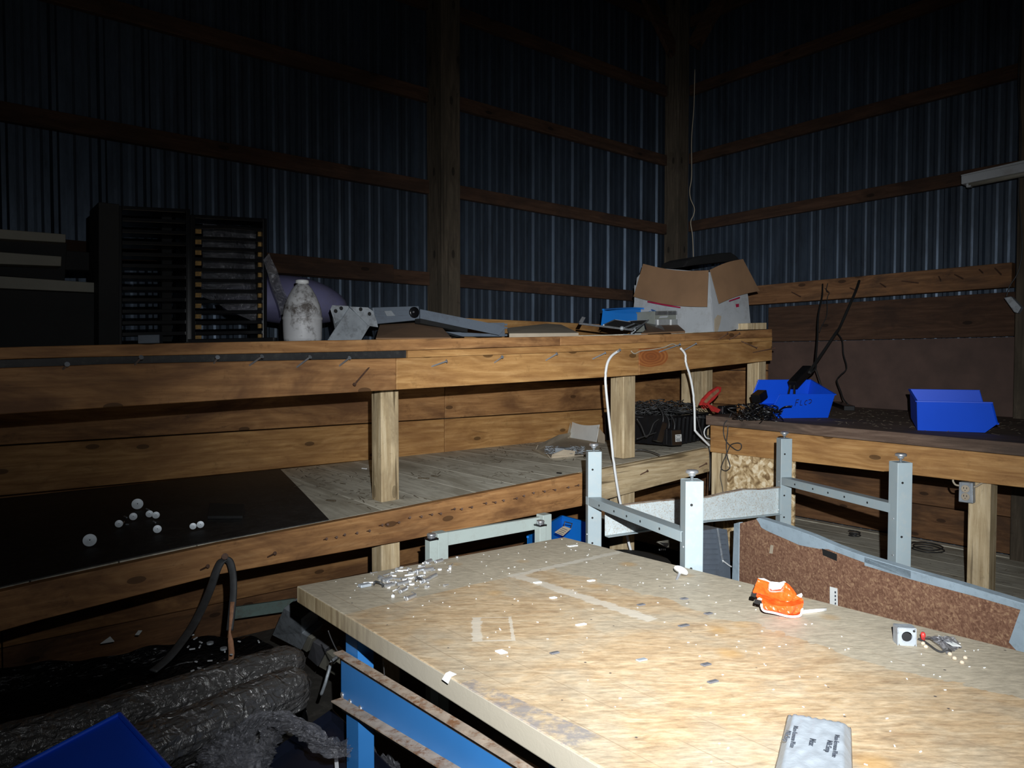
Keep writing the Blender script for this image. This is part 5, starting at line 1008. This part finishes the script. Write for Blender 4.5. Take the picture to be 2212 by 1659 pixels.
MB().grid(ofn, 24, 28, .0012).build('foil_sheet', M['orange'], OR)
w0 = [(1637, 1249), (1650, 1249), (1664, 1256), (1684, 1258), (1694, 1255), (1697, 1257), (1686, 1272), (1668, 1274), (1652, 1264), (1638, 1254)]
MB().prism([onO(x, y, .004) for (x, y) in w0], nO*.0015).build('white_lining', M['white'], OR)
edge = rail([onO(x, y, .024) for (x, y) in [(1645, 1304), (1646, 1314), (1652, 1320), (1668, 1323), (1684, 1327), (1700, 1331), (1716, 1332), (1729, 1329), (1732, 1318), (1733, 1314)]], sub=4)
MB().tube(edge, .0026, 6).build('white_edge', M['white'], OR)
for a_, b_ in [((1623, 1283), (1633, 1286)), ((1630, 1298), (1644, 1302))]: MB().bar(onO(*a_, .02), onO(*b_, .02), .004, .010).build('black_printed_end', M['black'], OR)
MB().prism([onO(x, y, .016) for (x, y) in [(1632, 1296), (1640, 1290), (1646, 1293), (1645, 1300)]], nO*.001).build('barcode_patch', M['kraft'], OR)
MB().prism([onO(x, y, .016) for (x, y) in [(1720, 1286), (1731, 1281), (1733, 1285), (1731, 1290), (1723, 1292)]], nO*.0015).build('white_lining', M['white'], OR)
tag(MB().tube([onT(1733, 1322, .004), onT(1785, 1317, .004)], .0042, 8, flat=(0, 0, 1)).build('plastic_stick', M['white'], smooth=True), 'white plastic stick lying just right of the orange packet', 'stick')
# levelling foot lying on its side
c = onT(1471, 1232, .021); LF = root('levelling_foot', onT(1471, 1240), 'loose levelling foot with its bolt, lying at the far edge of the table', 'levelling foot')
ax = (onT(1466, 1244, .006)-onT(1471, 1233, .018)).normalized(); MB().lathe([(.006, -.004), (.019, -.003), (.021, 0), (.0195, .003), (.009, .004), (.0045, .005)], c, ax, 26).build('disc', M['white'], LF, smooth=True); MB().lathe([(.0042, .004), (.0042, .042)], c, ax, 12).build('bolt', M['zinc'], LF)
# square lock case with round hole
q0, q1 = onT(1940, 1394), onT(1979, 1396); up_ = TN; dx = (q1-q0); bk = TN.cross(dx).normalized(); bk = bk if bk.dot(FW) > 0 else -bk; hh = .036
LK = root('lock_case', (q0+q1)/2, 'small dusty square metal block with a round hole, far right on the work table', 'metal block')
mb = MB(); n = 20; cc = (q0+q1)/2+up_*hh*.52; rh = .0105; X_ = dx.normalized(); w2 = dx.length/2
ring = [cc+X_*rh*math.cos(k*2*math.pi/n)+up_*rh*math.sin(k*2*math.pi/n) for k in range(n)]
outr = []
for k in range(n):
    a = k*2*math.pi/n; cx, sy = math.cos(a), math.sin(a); s = min(w2/abs(cx) if abs(cx) > 1e-6 else 9, (hh*.5)/abs(sy) if abs(sy) > 1e-6 else 9); outr.append(q0.lerp(q1, .5)+up_*hh*.5+X_*cx*s+up_*sy*s)
for off, fl in ((V((0, 0, 0)), False), (bk*.002, True)):
    a = mb.add([q+off for q in ring]); b = mb.add([q+off for q in outr])
    for k in range(n): j = (k+1) % n; mb.face(a+k, a+j, b+j, b+k)
mb.ob(q0+bk*.013+up_*hh/2, X_*.001, bk*.013, up_*hh/2); mb.ob(q1+bk*.013+up_*hh/2, X_*.001, bk*.013, up_*hh/2); mb.ob((q0+q1)/2+bk*.013+up_*hh, X_*w2, bk*.013, up_*.001)
mb.build('case', M['grey_metal'], LK); MB().ob((q0+q1)/2+bk*.024+up_*hh/2, X_*w2*.98, bk*.001, up_*hh*.48).build('back_plate', M['blackm'], LK)
MB().lathe([(.0025, 0), (.0025, .001)], q1-X_*.004+up_*hh*.86, -bk, 8).build('screw_hole', M['blackm'], LK)
# clear sleeve with red stub
SL = root('clear_sleeve', onT(2015, 1395), 'crumpled clear plastic sleeve with a red stub, right of the square metal block', 'plastic sleeve')
ca = [onT(1984, 1379, .004), onT(2035, 1379, .012), onT(2078, 1398, .006), onT(2045, 1412, .003)]
MB().grid(lambda u, v: (ca[0].lerp(ca[1], u)).lerp(ca[3].lerp(ca[2], u), v)+TN*(.012*math.sin(math.pi*v)+.006*noise.noise(V((u*7, v*6, 1)))), 14, 10, .0008).build('sleeve', M['film'], SL)
MB().lathe([(.004, 0), (.005, .012), (.003, .016)], onT(1994, 1382, .004), TN, 12).build('red_stub', M['red'], SL, smooth=True)
MB().tube(rail([onT(1984, 1380, .004), onT(2000, 1388, .003), onT(2022, 1404, .003), onT(2035, 1408, .004), onT(2046, 1402, .012), onT(2054, 1407, .004)]), .0022, 6).build('dark_cord', M['cord'], SL)
MB().prism([onT(2026, 1372, .016), onT(2072, 1394, .012), onT(2076, 1397, .011), onT(2058, 1396, .014), onT(2040, 1385, .016)], TN*.001).build('painted_gloss_fold', M['paper'], SL)  # gloss of the sleeve's fold painted as a matt white strip
# printed foil pack at the front
FP = root('foil_pack', onT(1760, 1620), 'silver wrapped pack printed with small dark words at the bottom edge of the table', 'foil pack')
g = [onT(1702, 1548, .004), onT(1838, 1574, .004), onT(1842, 1700, .004), onT(1668, 1690, .004)]
def ffn(u, v):
    p = g[0].lerp(g[1], u).lerp(g[3].lerp(g[2], u), v); e = min(u, 1-u, v)*8; h = .016*min(1, e)
    dots = .0012 if v < .13 and (int(u*18) % 2 == 0) else 0
    return p+TN*(h+dots+.0016*noise.noise(V((u*9, v*7, 5))))
MB().grid(ffn, 40, 36, .001).build('wrapper', M['foil'], FP, smooth=True); MB().prism([q-TN*.0035 for q in g], TN*.004).build('underside', M['foil'], FP)
def ftext(txt, px0, px1, size):
    a = onT(*px0, .0245); b = onT(*px1, .0245); X = (b-a).normalized(); Y = TN.cross(X); word(txt, size, a, X, Y, M['ink'], FP, 'printed_word', .0002)
ftext('Non-ferroso Plate', (1715, 1567), (1706, 1616), .0095); ftext('Nik.Serp', (1699, 1577), (1692, 1600), .0105); ftext('Nox', (1750, 1594), (1746, 1614), .0125); ftext('Nik.Serp', (1788, 1598), (1783, 1620), .0105); ftext('Non-ferroso Plate', (1804, 1586), (1797, 1638), .0095)
# paper tag on the near edge
a0, a1, a2, a3 = onT(974, 1450, .003), onT(985, 1455, .003), onT(967, 1466, .004), onT(955, 1462, .002)
tag(MB().prism([onT(972, 1451, .004), onT(986, 1457, .004), onT(975, 1462, .003), onT(968, 1468, .0035)-TN*.008, onT(955, 1461, .003)-TN*.006, onT(963, 1455, .004)], TN*.001).build('paper_tag', M['paper']), 'white paper tag curled over the left edge of the work table', 'tag')
# heap of small metal hardware
rnd = random.Random(12)
def pin(x, y, ang, ln, r, mat, nm, lb, grp, head=0):
    c = onT(x, y, r+.001); X = (TV*math.cos(ang)+TD*math.sin(ang)).normalized(); mb = MB().lathe([(r*.8, -ln/2), (r, -ln/2+.001), (r, ln/2-.001), (r*.8, ln/2)], c, X, 10)
    if head: mb.lathe([(r*2, 0), (r*2, .0025)], c+X*ln/2, X, 10)
    o = mb.build(nm, M[mat], smooth=False); return tag(o, lb, nm.replace('_', ' '), grp)
big = [(836, 1251, 'leftmost'), (842, 1264, 'slightly tilted left'), (871, 1275, 'frontmost pale'), (908, 1231, 'rear'), (925, 1230, 'rear right'), (870, 1259, 'long middle'), (922, 1252, 'right'), (887, 1290, 'nearest the viewer'), (935, 1245, 'far right'), (925, 1213, 'backmost'), (948, 1212, 'back right')]
for (x, y, w_) in big:
    pin(x, y, rnd.uniform(-.5, .2), rnd.uniform(.028, .038), .0058, 'zinc', 'cam_pin', 'thick bright metal sleeve in the hardware heap, the %s one' % w_, 'metal sleeves in the heap on the table')
for i in range(62):
    x = 880+rnd.gauss(0, 34); y = max(1245+rnd.gauss(0, 17)+(880-x)*.10, 1229-(x-850)*.18)
    pin(x, y, rnd.uniform(0, 3.14), rnd.uniform(.012, .028), rnd.uniform(.0016, .0028), 'zinc' if i % 4 else 'white', 'screw', 'small bright screw lying loose in the hardware heap on the table', 'screws in the heap on the table', head=i % 2)
for i in range(26):
    x = 905+rnd.gauss(0, 42); y = max(1243+rnd.gauss(0, 21)+(905-x)*.13, 1229-(x-850)*.18); c = onT(x, y, .001); r = rnd.uniform(.004, .0062)
    tag(MB().lathe([(r*.45, 0), (r, 0), (r, .004), (r*.45, .004)], c, TN, 14).build('ring_nut', M['zinc' if i % 3 else 'white']), 'tiny bright ring nut scattered round the hardware heap', 'nut', 'ring nuts round the heap on the table')
for (x, y, lb) in [(905, 1253, 'bent dark metal clip in the middle of the hardware heap'), (815, 1262, 'small crooked wire piece left of the hardware heap')]:
    tag(MB().tube(rail([onT(x-8, y+2, .004), onT(x-4, y-5, .012), onT(x+5, y-3, .012), onT(x+14, y+2, .005), onT(x+10, y+5, .003)]), .0035, 6, flat=(0, 0, 1)).build('metal_clip', M['cord'], smooth=True), lb, 'clip')
tag(MB().ob(onT(788, 1264, .005), TV*.016, TD*.010, TN*.004).build('pale_cap', M['foil'], bevel=.002), 'small pale rectangular cap at the left of the hardware heap', 'cap')
# wood chips and bits strewn on the top
mb = MB()
for i in range(190):
    x_ = rnd.uniform(.02, .95); y_ = -rnd.uniform(.02, 1.5); p = TA+TV*x_+TD*(-y_); s = rnd.uniform(.0008, .0026); a = rnd.uniform(0, 6.3); d = TV*math.cos(a)*s+TD*math.sin(a)*s; n = TV*-math.sin(a)*s*.4+TD*math.cos(a)*s*.4; p = p+TN*.001; mb.prism([p-d-n, p+d-n, p+d+n, p-d+n], TN*.0012)
tag(mb.build('sawdust_chips', M['paper']), 'fine pale chips and grit scattered all over the work table', 'chips', kind='stuff')
for (x, y, w_, d_, mt, lb) in [(1660-130+0, 1325, .009, .005, 'dgrey', 'dark flake'), (1477, 1351, .012, .005, 'dgrey', 'dark oblong flake'), (1478, 1293, .008, .006, 'dgrey', 'small dark square chip'), (1198, 1410, .009, .004, 'dgrey', 'dark sliver'), (1540, 1472, .010, .004, 'dgrey', 'dark pointed flake'), (1386, 1425, .010, .005, 'grey_metal', 'tiny grey metal bit'), (1525, 1435, .009, .005, 'dgrey', 'small grey chip'),
                            (1083, 1408, .008, .010, 'paper', 'white crumb'), (1277, 1254, .010, .005, 'paper', 'white flake inside the dust outline'), (1255, 1349, .012, .004, 'paper', 'white splinter'), (1161, 1258, .010, .005, 'paper', 'white flake at the corner of the dust outline'), (1195, 1291, .008, .005, 'paper', 'small white flake'), (1237, 1179, .016, .006, 'paper', 'white scrap at the far corner of the table'), (1385, 1306, .009, .005, 'dgrey', 'pale-edged dark flake')]:
    c = onT(x, y, .002); tag(MB().ob(c, TV*w_+TD*w_*.2, TD*d_, TN*.0015).build('chip', M[mt], bevel=.0006), lb+', lying on the work table', 'chip')
for (x, y, wh) in [(2052, 1416, 'below the end of the dark cord'), (2062, 1425, 'one further right and nearer'), (2085, 1424, 'rightmost of all'), (2078, 1434, 'nearest the viewer'), (2000, 1400, 'just right of the metal block'), (1994, 1393, 'touching the red stub')]:
    tag(MB().lathe([(.002, 0), (.005, .002), (.0035, .006), (.001, .007)], onT(x, y), TN, 8).build('crumb', M['kraft'], smooth=True), 'pale yellowish crumb by the clear sleeve, '+wh, 'crumb', 'crumbs by the clear sleeve')
# ================================================================= strap on a nail
nh = atY(486, 1203, SY-.09); nail((486, 1202), (491, 1212), SY, .07, .005, par=SH, mt='rnail')
YS = SY-.06
sa = [atY(x, y, Y) for (x, y, Y) in [(489, 1209, YS), (478, 1213, YS), (468, 1232, YS-.01), (455, 1270, YS-.05), (438, 1310, YS-.12), (416, 1352, YS-.2), (388, 1392, YS-.28), (360, 1425, YS-.33), (330, 1450, YS-.36)]]
sb = [atY(x, y, Y) for (x, y, Y) in [(489, 1209, YS), (497, 1215, YS-.01), (503, 1240, YS-.03), (504, 1280, YS-.05), (500, 1325, YS-.06), (496, 1362, YS-.07)]]
SP = root('strap', nh, 'cracked black rubber strap hanging doubled from a nail under the lower shelf', 'strap')
MB().tube(rail(sa, sub=5), .015, 8, flat=RT).build('long_strand', M['rubber'], SP, smooth=True); MB().tube(rail(sb, sub=5), .013, 8, flat=RT).build('short_strand', M['rubber'], SP, smooth=True)
sb2 = [atY(x, y, Y) for (x, y, Y) in [(502, 1300, YS-.075), (499, 1335, YS-.085), (496, 1365, YS-.09), (498, 1385, YS-.09), (500, 1410, YS-.09), (498, 1432, YS-.09), (500, 1440, YS-.09)]]
MB().tube(sb2, .011, 8, flat=RT, taper=[.7, .6, .35, .9, 1.0, .8, .3]).build('frayed_end', M['strapbrown'], SP, smooth=True)
# ================================================================= junk on the floor, lower left
def sheetfn(u, v):
    a = atZ(-420, 1500, .50).lerp(atZ(560, 1345, .50), u); b = atZ(-300, 1800, .52).lerp(atZ(668, 1405, .52), u); p = a.lerp(b, v)
    p.z = .49+.05*noise.noise(V((p.x*2.5, p.y*2.5, 0)))+.03*noise.noise(V((p.x*8, p.y*8, 2)))
    e = min(v, u+.05, 1.02-u)
    if e < .06: p.z -= (.06-e)*7
    return p
o = MB().grid(sheetfn, 60, 40, .002).build('plastic_sheeting', M['blackfilm']); tag(o, 'black plastic sheeting spread over a heap in the lower left corner', 'plastic sheet')
hp = MB(); cz0 = [atZ(-380, 1540, .5), atZ(520, 1372, .5), atZ(610, 1412, .5), atZ(-250, 1780, .5)]
tag(hp.prism([V((q.x, q.y, 0)) for q in cz0], (0, 0, .40)).build('covered_stack', M['blackm'], bevel=.02), 'dark stack of boxes hidden under the black sheeting', 'stack')
def rolltube(p, q, r, label, seed):
    d = (q-p); n = 40; m_ = 22; a = d.cross(V((0, 0, 1))).normalized(); b = a.cross(d.normalized())
    def fn(u, v):
        th = v*2*math.pi; c = p+d*u; k = .95+.12*noise.noise(V((u*3, math.cos(th)*1.1, math.sin(th)*1.1+seed)))+.10*abs(noise.noise(V((u*7, math.cos(th)*4, math.sin(th)*4+seed))))+.05*noise.noise(V((u*26, math.cos(th)*7, math.sin(th)*7+seed))); k *= 1-.45*max(0, (u-.92)/.08)**2-.3*max(0, (.05-u)/.05)
        return c+(a*math.cos(th)+b*math.sin(th))*r*k
    o = MB().grid(fn, 190, 70).build('wrapped_roll', M['wrap']); return tag(o, label, 'roll')
def yz(x, y, z): return atZ(x, y, z)
rolltube(yz(-60, 1640, .60), yz(648, 1425, .56), .058, 'thick roll bundled in grey crinkled film, the rear one in the lower left', 1.0)
rolltube(yz(60, 1730, .60), yz(655, 1478, .56), .066, 'thick roll bundled in glinting crinkled film, the nearer one in the lower left', 5.0)
rolltube(yz(300, 1700, .40), yz(585, 1590, .40), .06, 'short dark roll of film lying under the nearer wrapped roll', 9.0)
# gathered film strands
FS = [([(440, 1700, .50), (500, 1600, .55), (560, 1555, .58), (610, 1558, .58), (660, 1580, .57), (700, 1610, .55), (745, 1618, .52)], .022, 'twisted rope of clear film stretching right to the blue table leg'),
      ([(590, 1570, .56), (578, 1610, .50), (565, 1660, .44), (560, 1720, .38)], .020, 'strand of gathered clear film hanging straight down'),
      ([(520, 1590, .55), (490, 1620, .54), (500, 1670, .52), (520, 1720, .5)], .045, 'crumpled bulge of clear film at the bottom edge')]
for k, (pts, r, lb) in enumerate(FS):
    P_ = rail([yz(*q) for q in pts], sub=8); tp = [1+.45*noise.noise(V((i*.7, k*5, 0)))+.3*noise.noise(V((i*2.3, k, 4))) for i in range(len(P_))]
    def sfn(u, v, P_=P_, r=r, k=k):
        q = u*(len(P_)-1); i = min(int(q), len(P_)-2); c = P_[i].lerp(P_[i+1], q-i); t = (P_[i+1]-P_[i]).normalized(); a = t.cross(V((.2, .1, 1))).normalized(); b = a.cross(t); th = v*2*math.pi+u*5
        rr = r*(.55+1.3*abs(noise.noise(V((u*5+k*9, math.cos(v*6.283)*2.2, math.sin(v*6.283)*2.2))))+.45*abs(noise.noise(V((u*22, math.cos(v*6.283)*5, math.sin(v*6.283)*5+k)))))
        return c+a*math.cos(th)*rr*1.25+b*math.sin(th)*rr*.8
    tag(MB().grid(sfn, 110, 44).build('film_strand', M['film']), lb, 'plastic film')
o = MB().grid(lambda u, v: yz(802, 1620, .3).lerp(yz(860, 1640, .3), u)+V((.03*v, -.02*v, -.12*v+.03*noise.noise(V((u*5, v*6, 0))))), 16, 16, .001).build('plastic_film', M['film']); tag(o, 'crumple of clear film glimpsed under the table behind the blue leg', 'plastic film')
# dark blue tub under the film strands
DB = root('open_tub', V((.62, 1.25, 0)), 'dark navy tub standing on the floor between the film and the blue table leg', 'tub')
q = [yz(560, 1640, .40), yz(716, 1532, .40), yz(845, 1660, .40), yz(740, 1850, .40)]; M['navy'] = plain('navy_plastic', (.006, .009, .022), .5)
for a_, b_ in zip(q, q[1:]+q[:1]): MB().prism([V((a_.x, a_.y, 0)), V((b_.x, b_.y, 0)), b_, a_], V((.003, .003, 0))).build('side', M['navy'], DB)
MB().prism([V((p.x, p.y, .36)) for p in q], (0, 0, .004)).build('contents_cover', M['navy'], DB)
tag(MB().prism([yz(721, 1623, .42), yz(729, 1623, .42), yz(735, 1700, .42), yz(726, 1700, .42)], (0, 0, .004)).build('plastic_strip', M['white']), 'narrow white plastic strip at the bottom edge beside the blue leg', 'strip')
# blue bin lying upside down at the bottom left
UB = root('storage_bin', V((.05, 1.1, 0)), 'dark blue plastic bin turned upside down at the bottom left corner', 'bin')
Zb = .80; t0 = yz(258, 1545, Zb); t1 = yz(372, 1672, Zb); t2 = yz(20, 1670, Zb-.03); t3 = t1+(t2-t0); 
MB().prism([t0, t1, t3, t2], (0, 0, -.006)).build('bottom_panel', M['blue'], UB)
for a_, b_ in ((t0, t1), (t1, t3), (t3, t2), (t2, t0)):
    MB().prism([a_, b_, b_+V((0, 0, -.16)), a_+V((0, 0, -.16))], ((t0+t3)/2-(a_+b_)/2).normalized()*.004).build('side_wall', M['blue'], UB); MB().tube([a_+V((0, 0, .002)), b_+V((0, 0, .002))], .0045, 8).build('rim', M['blue'], UB)
mm = (t0+t3)/2; tag(MB().box(mm.x-.12, mm.x+.12, mm.y-.1, mm.y+.1, 0, Zb-.17).build('covered_stack', M['blackm'], bevel=.01), 'black stack carrying the upside-down blue bin', 'stack')
# grey hardware boxes beside the table
def slab(name, pix, z, th, mat, label, cat, par=None):
    P_ = [atZ(x, y, zz) for (x, y, zz) in pix]; n = (P_[1]-P_[0]).cross(P_[2]-P_[0]).normalized(); n = n if n.dot(EYE-P_[0]) > 0 else -n
    o = MB().prism(P_, -n*th).build(name, M[mat], par, bevel=.002)
    if label: tag(o, label, cat)
    return o
slab('painted_board', [(505, 1338, .2), (640, 1318, .2), (638, 1293, .26), (505, 1312, .26)], 0, .02, 'green', 'pale green painted board low against the wall, left of the table corner', 'board')
slab('metal_housing', [(613, 1314, .50), (650, 1337, .50), (652, 1368, .40), (664, 1375, .40), (650, 1404, .30), (588, 1372, .30)], 0, .08, 'grey_metal', 'scratched grey metal housing leaning below the table corner', 'housing')
slab('metal_housing', [(665, 1374, .42), (674, 1380, .42), (662, 1409, .33), (652, 1402, .33)], 0, .05, 'cream', 'narrow grey strip with two bright rims next to the scratched housing', 'housing')
slab('metal_housing', [(676, 1386, .42), (704, 1402, .42), (686, 1440, .30), (664, 1420, .30)], 0, .06, 'dgrey', 'blue-grey metal box in the middle of the row below the table corner', 'housing')
slab('power_box', [(705, 1407, .42), (722, 1422, .42), (706, 1450, .32), (688, 1440, .32)], 0, .05, 'cream', 'dirty cream box left of the blue leg', 'box'); slab('power_box', [(726, 1428, .42), (741, 1440, .42), (741, 1470, .32), (712, 1452, .32)], 0, .05, 'cream', 'second cream box, partly hidden by the blue leg', 'box')
T1('bent_rod', [atZ(x, y, z) for (x, y, z) in [(727, 1420, .46), (716, 1430, .46), (710, 1450, .44), (702, 1478, .40), (694, 1500, .36)]], .006, 'grey_metal', 'bent dusty rod hooking down beside the blue table leg', 'rod')
T1('hooked_wire', [atY(x, y, 1.78) for (x, y) in [(709, 1362), (714, 1376), (722, 1394), (729, 1407)]], .0016, 'cord', 'thin wire sticking up from the end of the top rusty rail', 'wire')
tag(MB().bar(atX(828, 1427, .835), atX(831, 1468, .835), .002, .002, up=(1, 0, 0)).build('wire_drip', M['cord']), 'thin dark wire hanging on the blue side panel of the table', 'wire')
# shards and fittings on the black sheeting
rnd = random.Random(31)
for i in range(22):
    x = rnd.uniform(400, 560); y = 1370+rnd.uniform(0, 80); c = atZ(x, y, .535); a = rnd.uniform(0, 3.1); d = V((math.cos(a), math.sin(a), 0))*rnd.uniform(.004, .012)
    tag(MB().bar(c-d, c+d, .005, .004).build('plastic_bit', M['boxwhite'], bevel=.001), 'small pale plastic bit glinting on the black sheeting', 'plastic bit', 'pale bits on the black sheeting')
for (x, y, lb) in [(454, 1391, 'upper small ring fitting on the black sheeting'), (483, 1403, 'lower small ring fitting beside the strap end')]: tag(MB().lathe([(.006, 0), (.011, 0), (.011, .006), (.006, .006)], atZ(x, y, .54), (0, 0, 1), 18).build('ring', M['grey_metal']), lb, 'ring')
for i in range(9):
    x = rnd.uniform(400, 520); y = 1640-(x-460)*.386+rnd.uniform(-12, -4); c = atZ(x, y, .462); a = rnd.uniform(0, 3.1); d = V((math.cos(a), math.sin(a), 0))*rnd.uniform(.005, .013)
    tag(MB().bar(c-d, c+d, .006, .005).build('plastic_bit', M['boxwhite'], bevel=.001), 'small pale plastic bit caught on the wrapped rolls', 'plastic bit', 'pale bits on the wrapped rolls')
tag(MB().prism([atZ(217, 1391, .2), atZ(238, 1376, .22), atZ(247, 1386, .2)], (0, 0, .003)).build('paper_scrap', M['paper']), 'torn pale paper scrap lying in the dark at the left', 'paper'); tag(MB().prism([atZ(292, 1372, .22), atZ(299, 1363, .24), atZ(307, 1363, .24), atZ(300, 1372, .22)], (0, 0, .003)).build('paper_scrap', M['paper']), 'tiny pale paper scrap in the dark, right of the larger scrap', 'paper')
for o in bpy.data.objects:
    if '_w' in o: del o['_w']
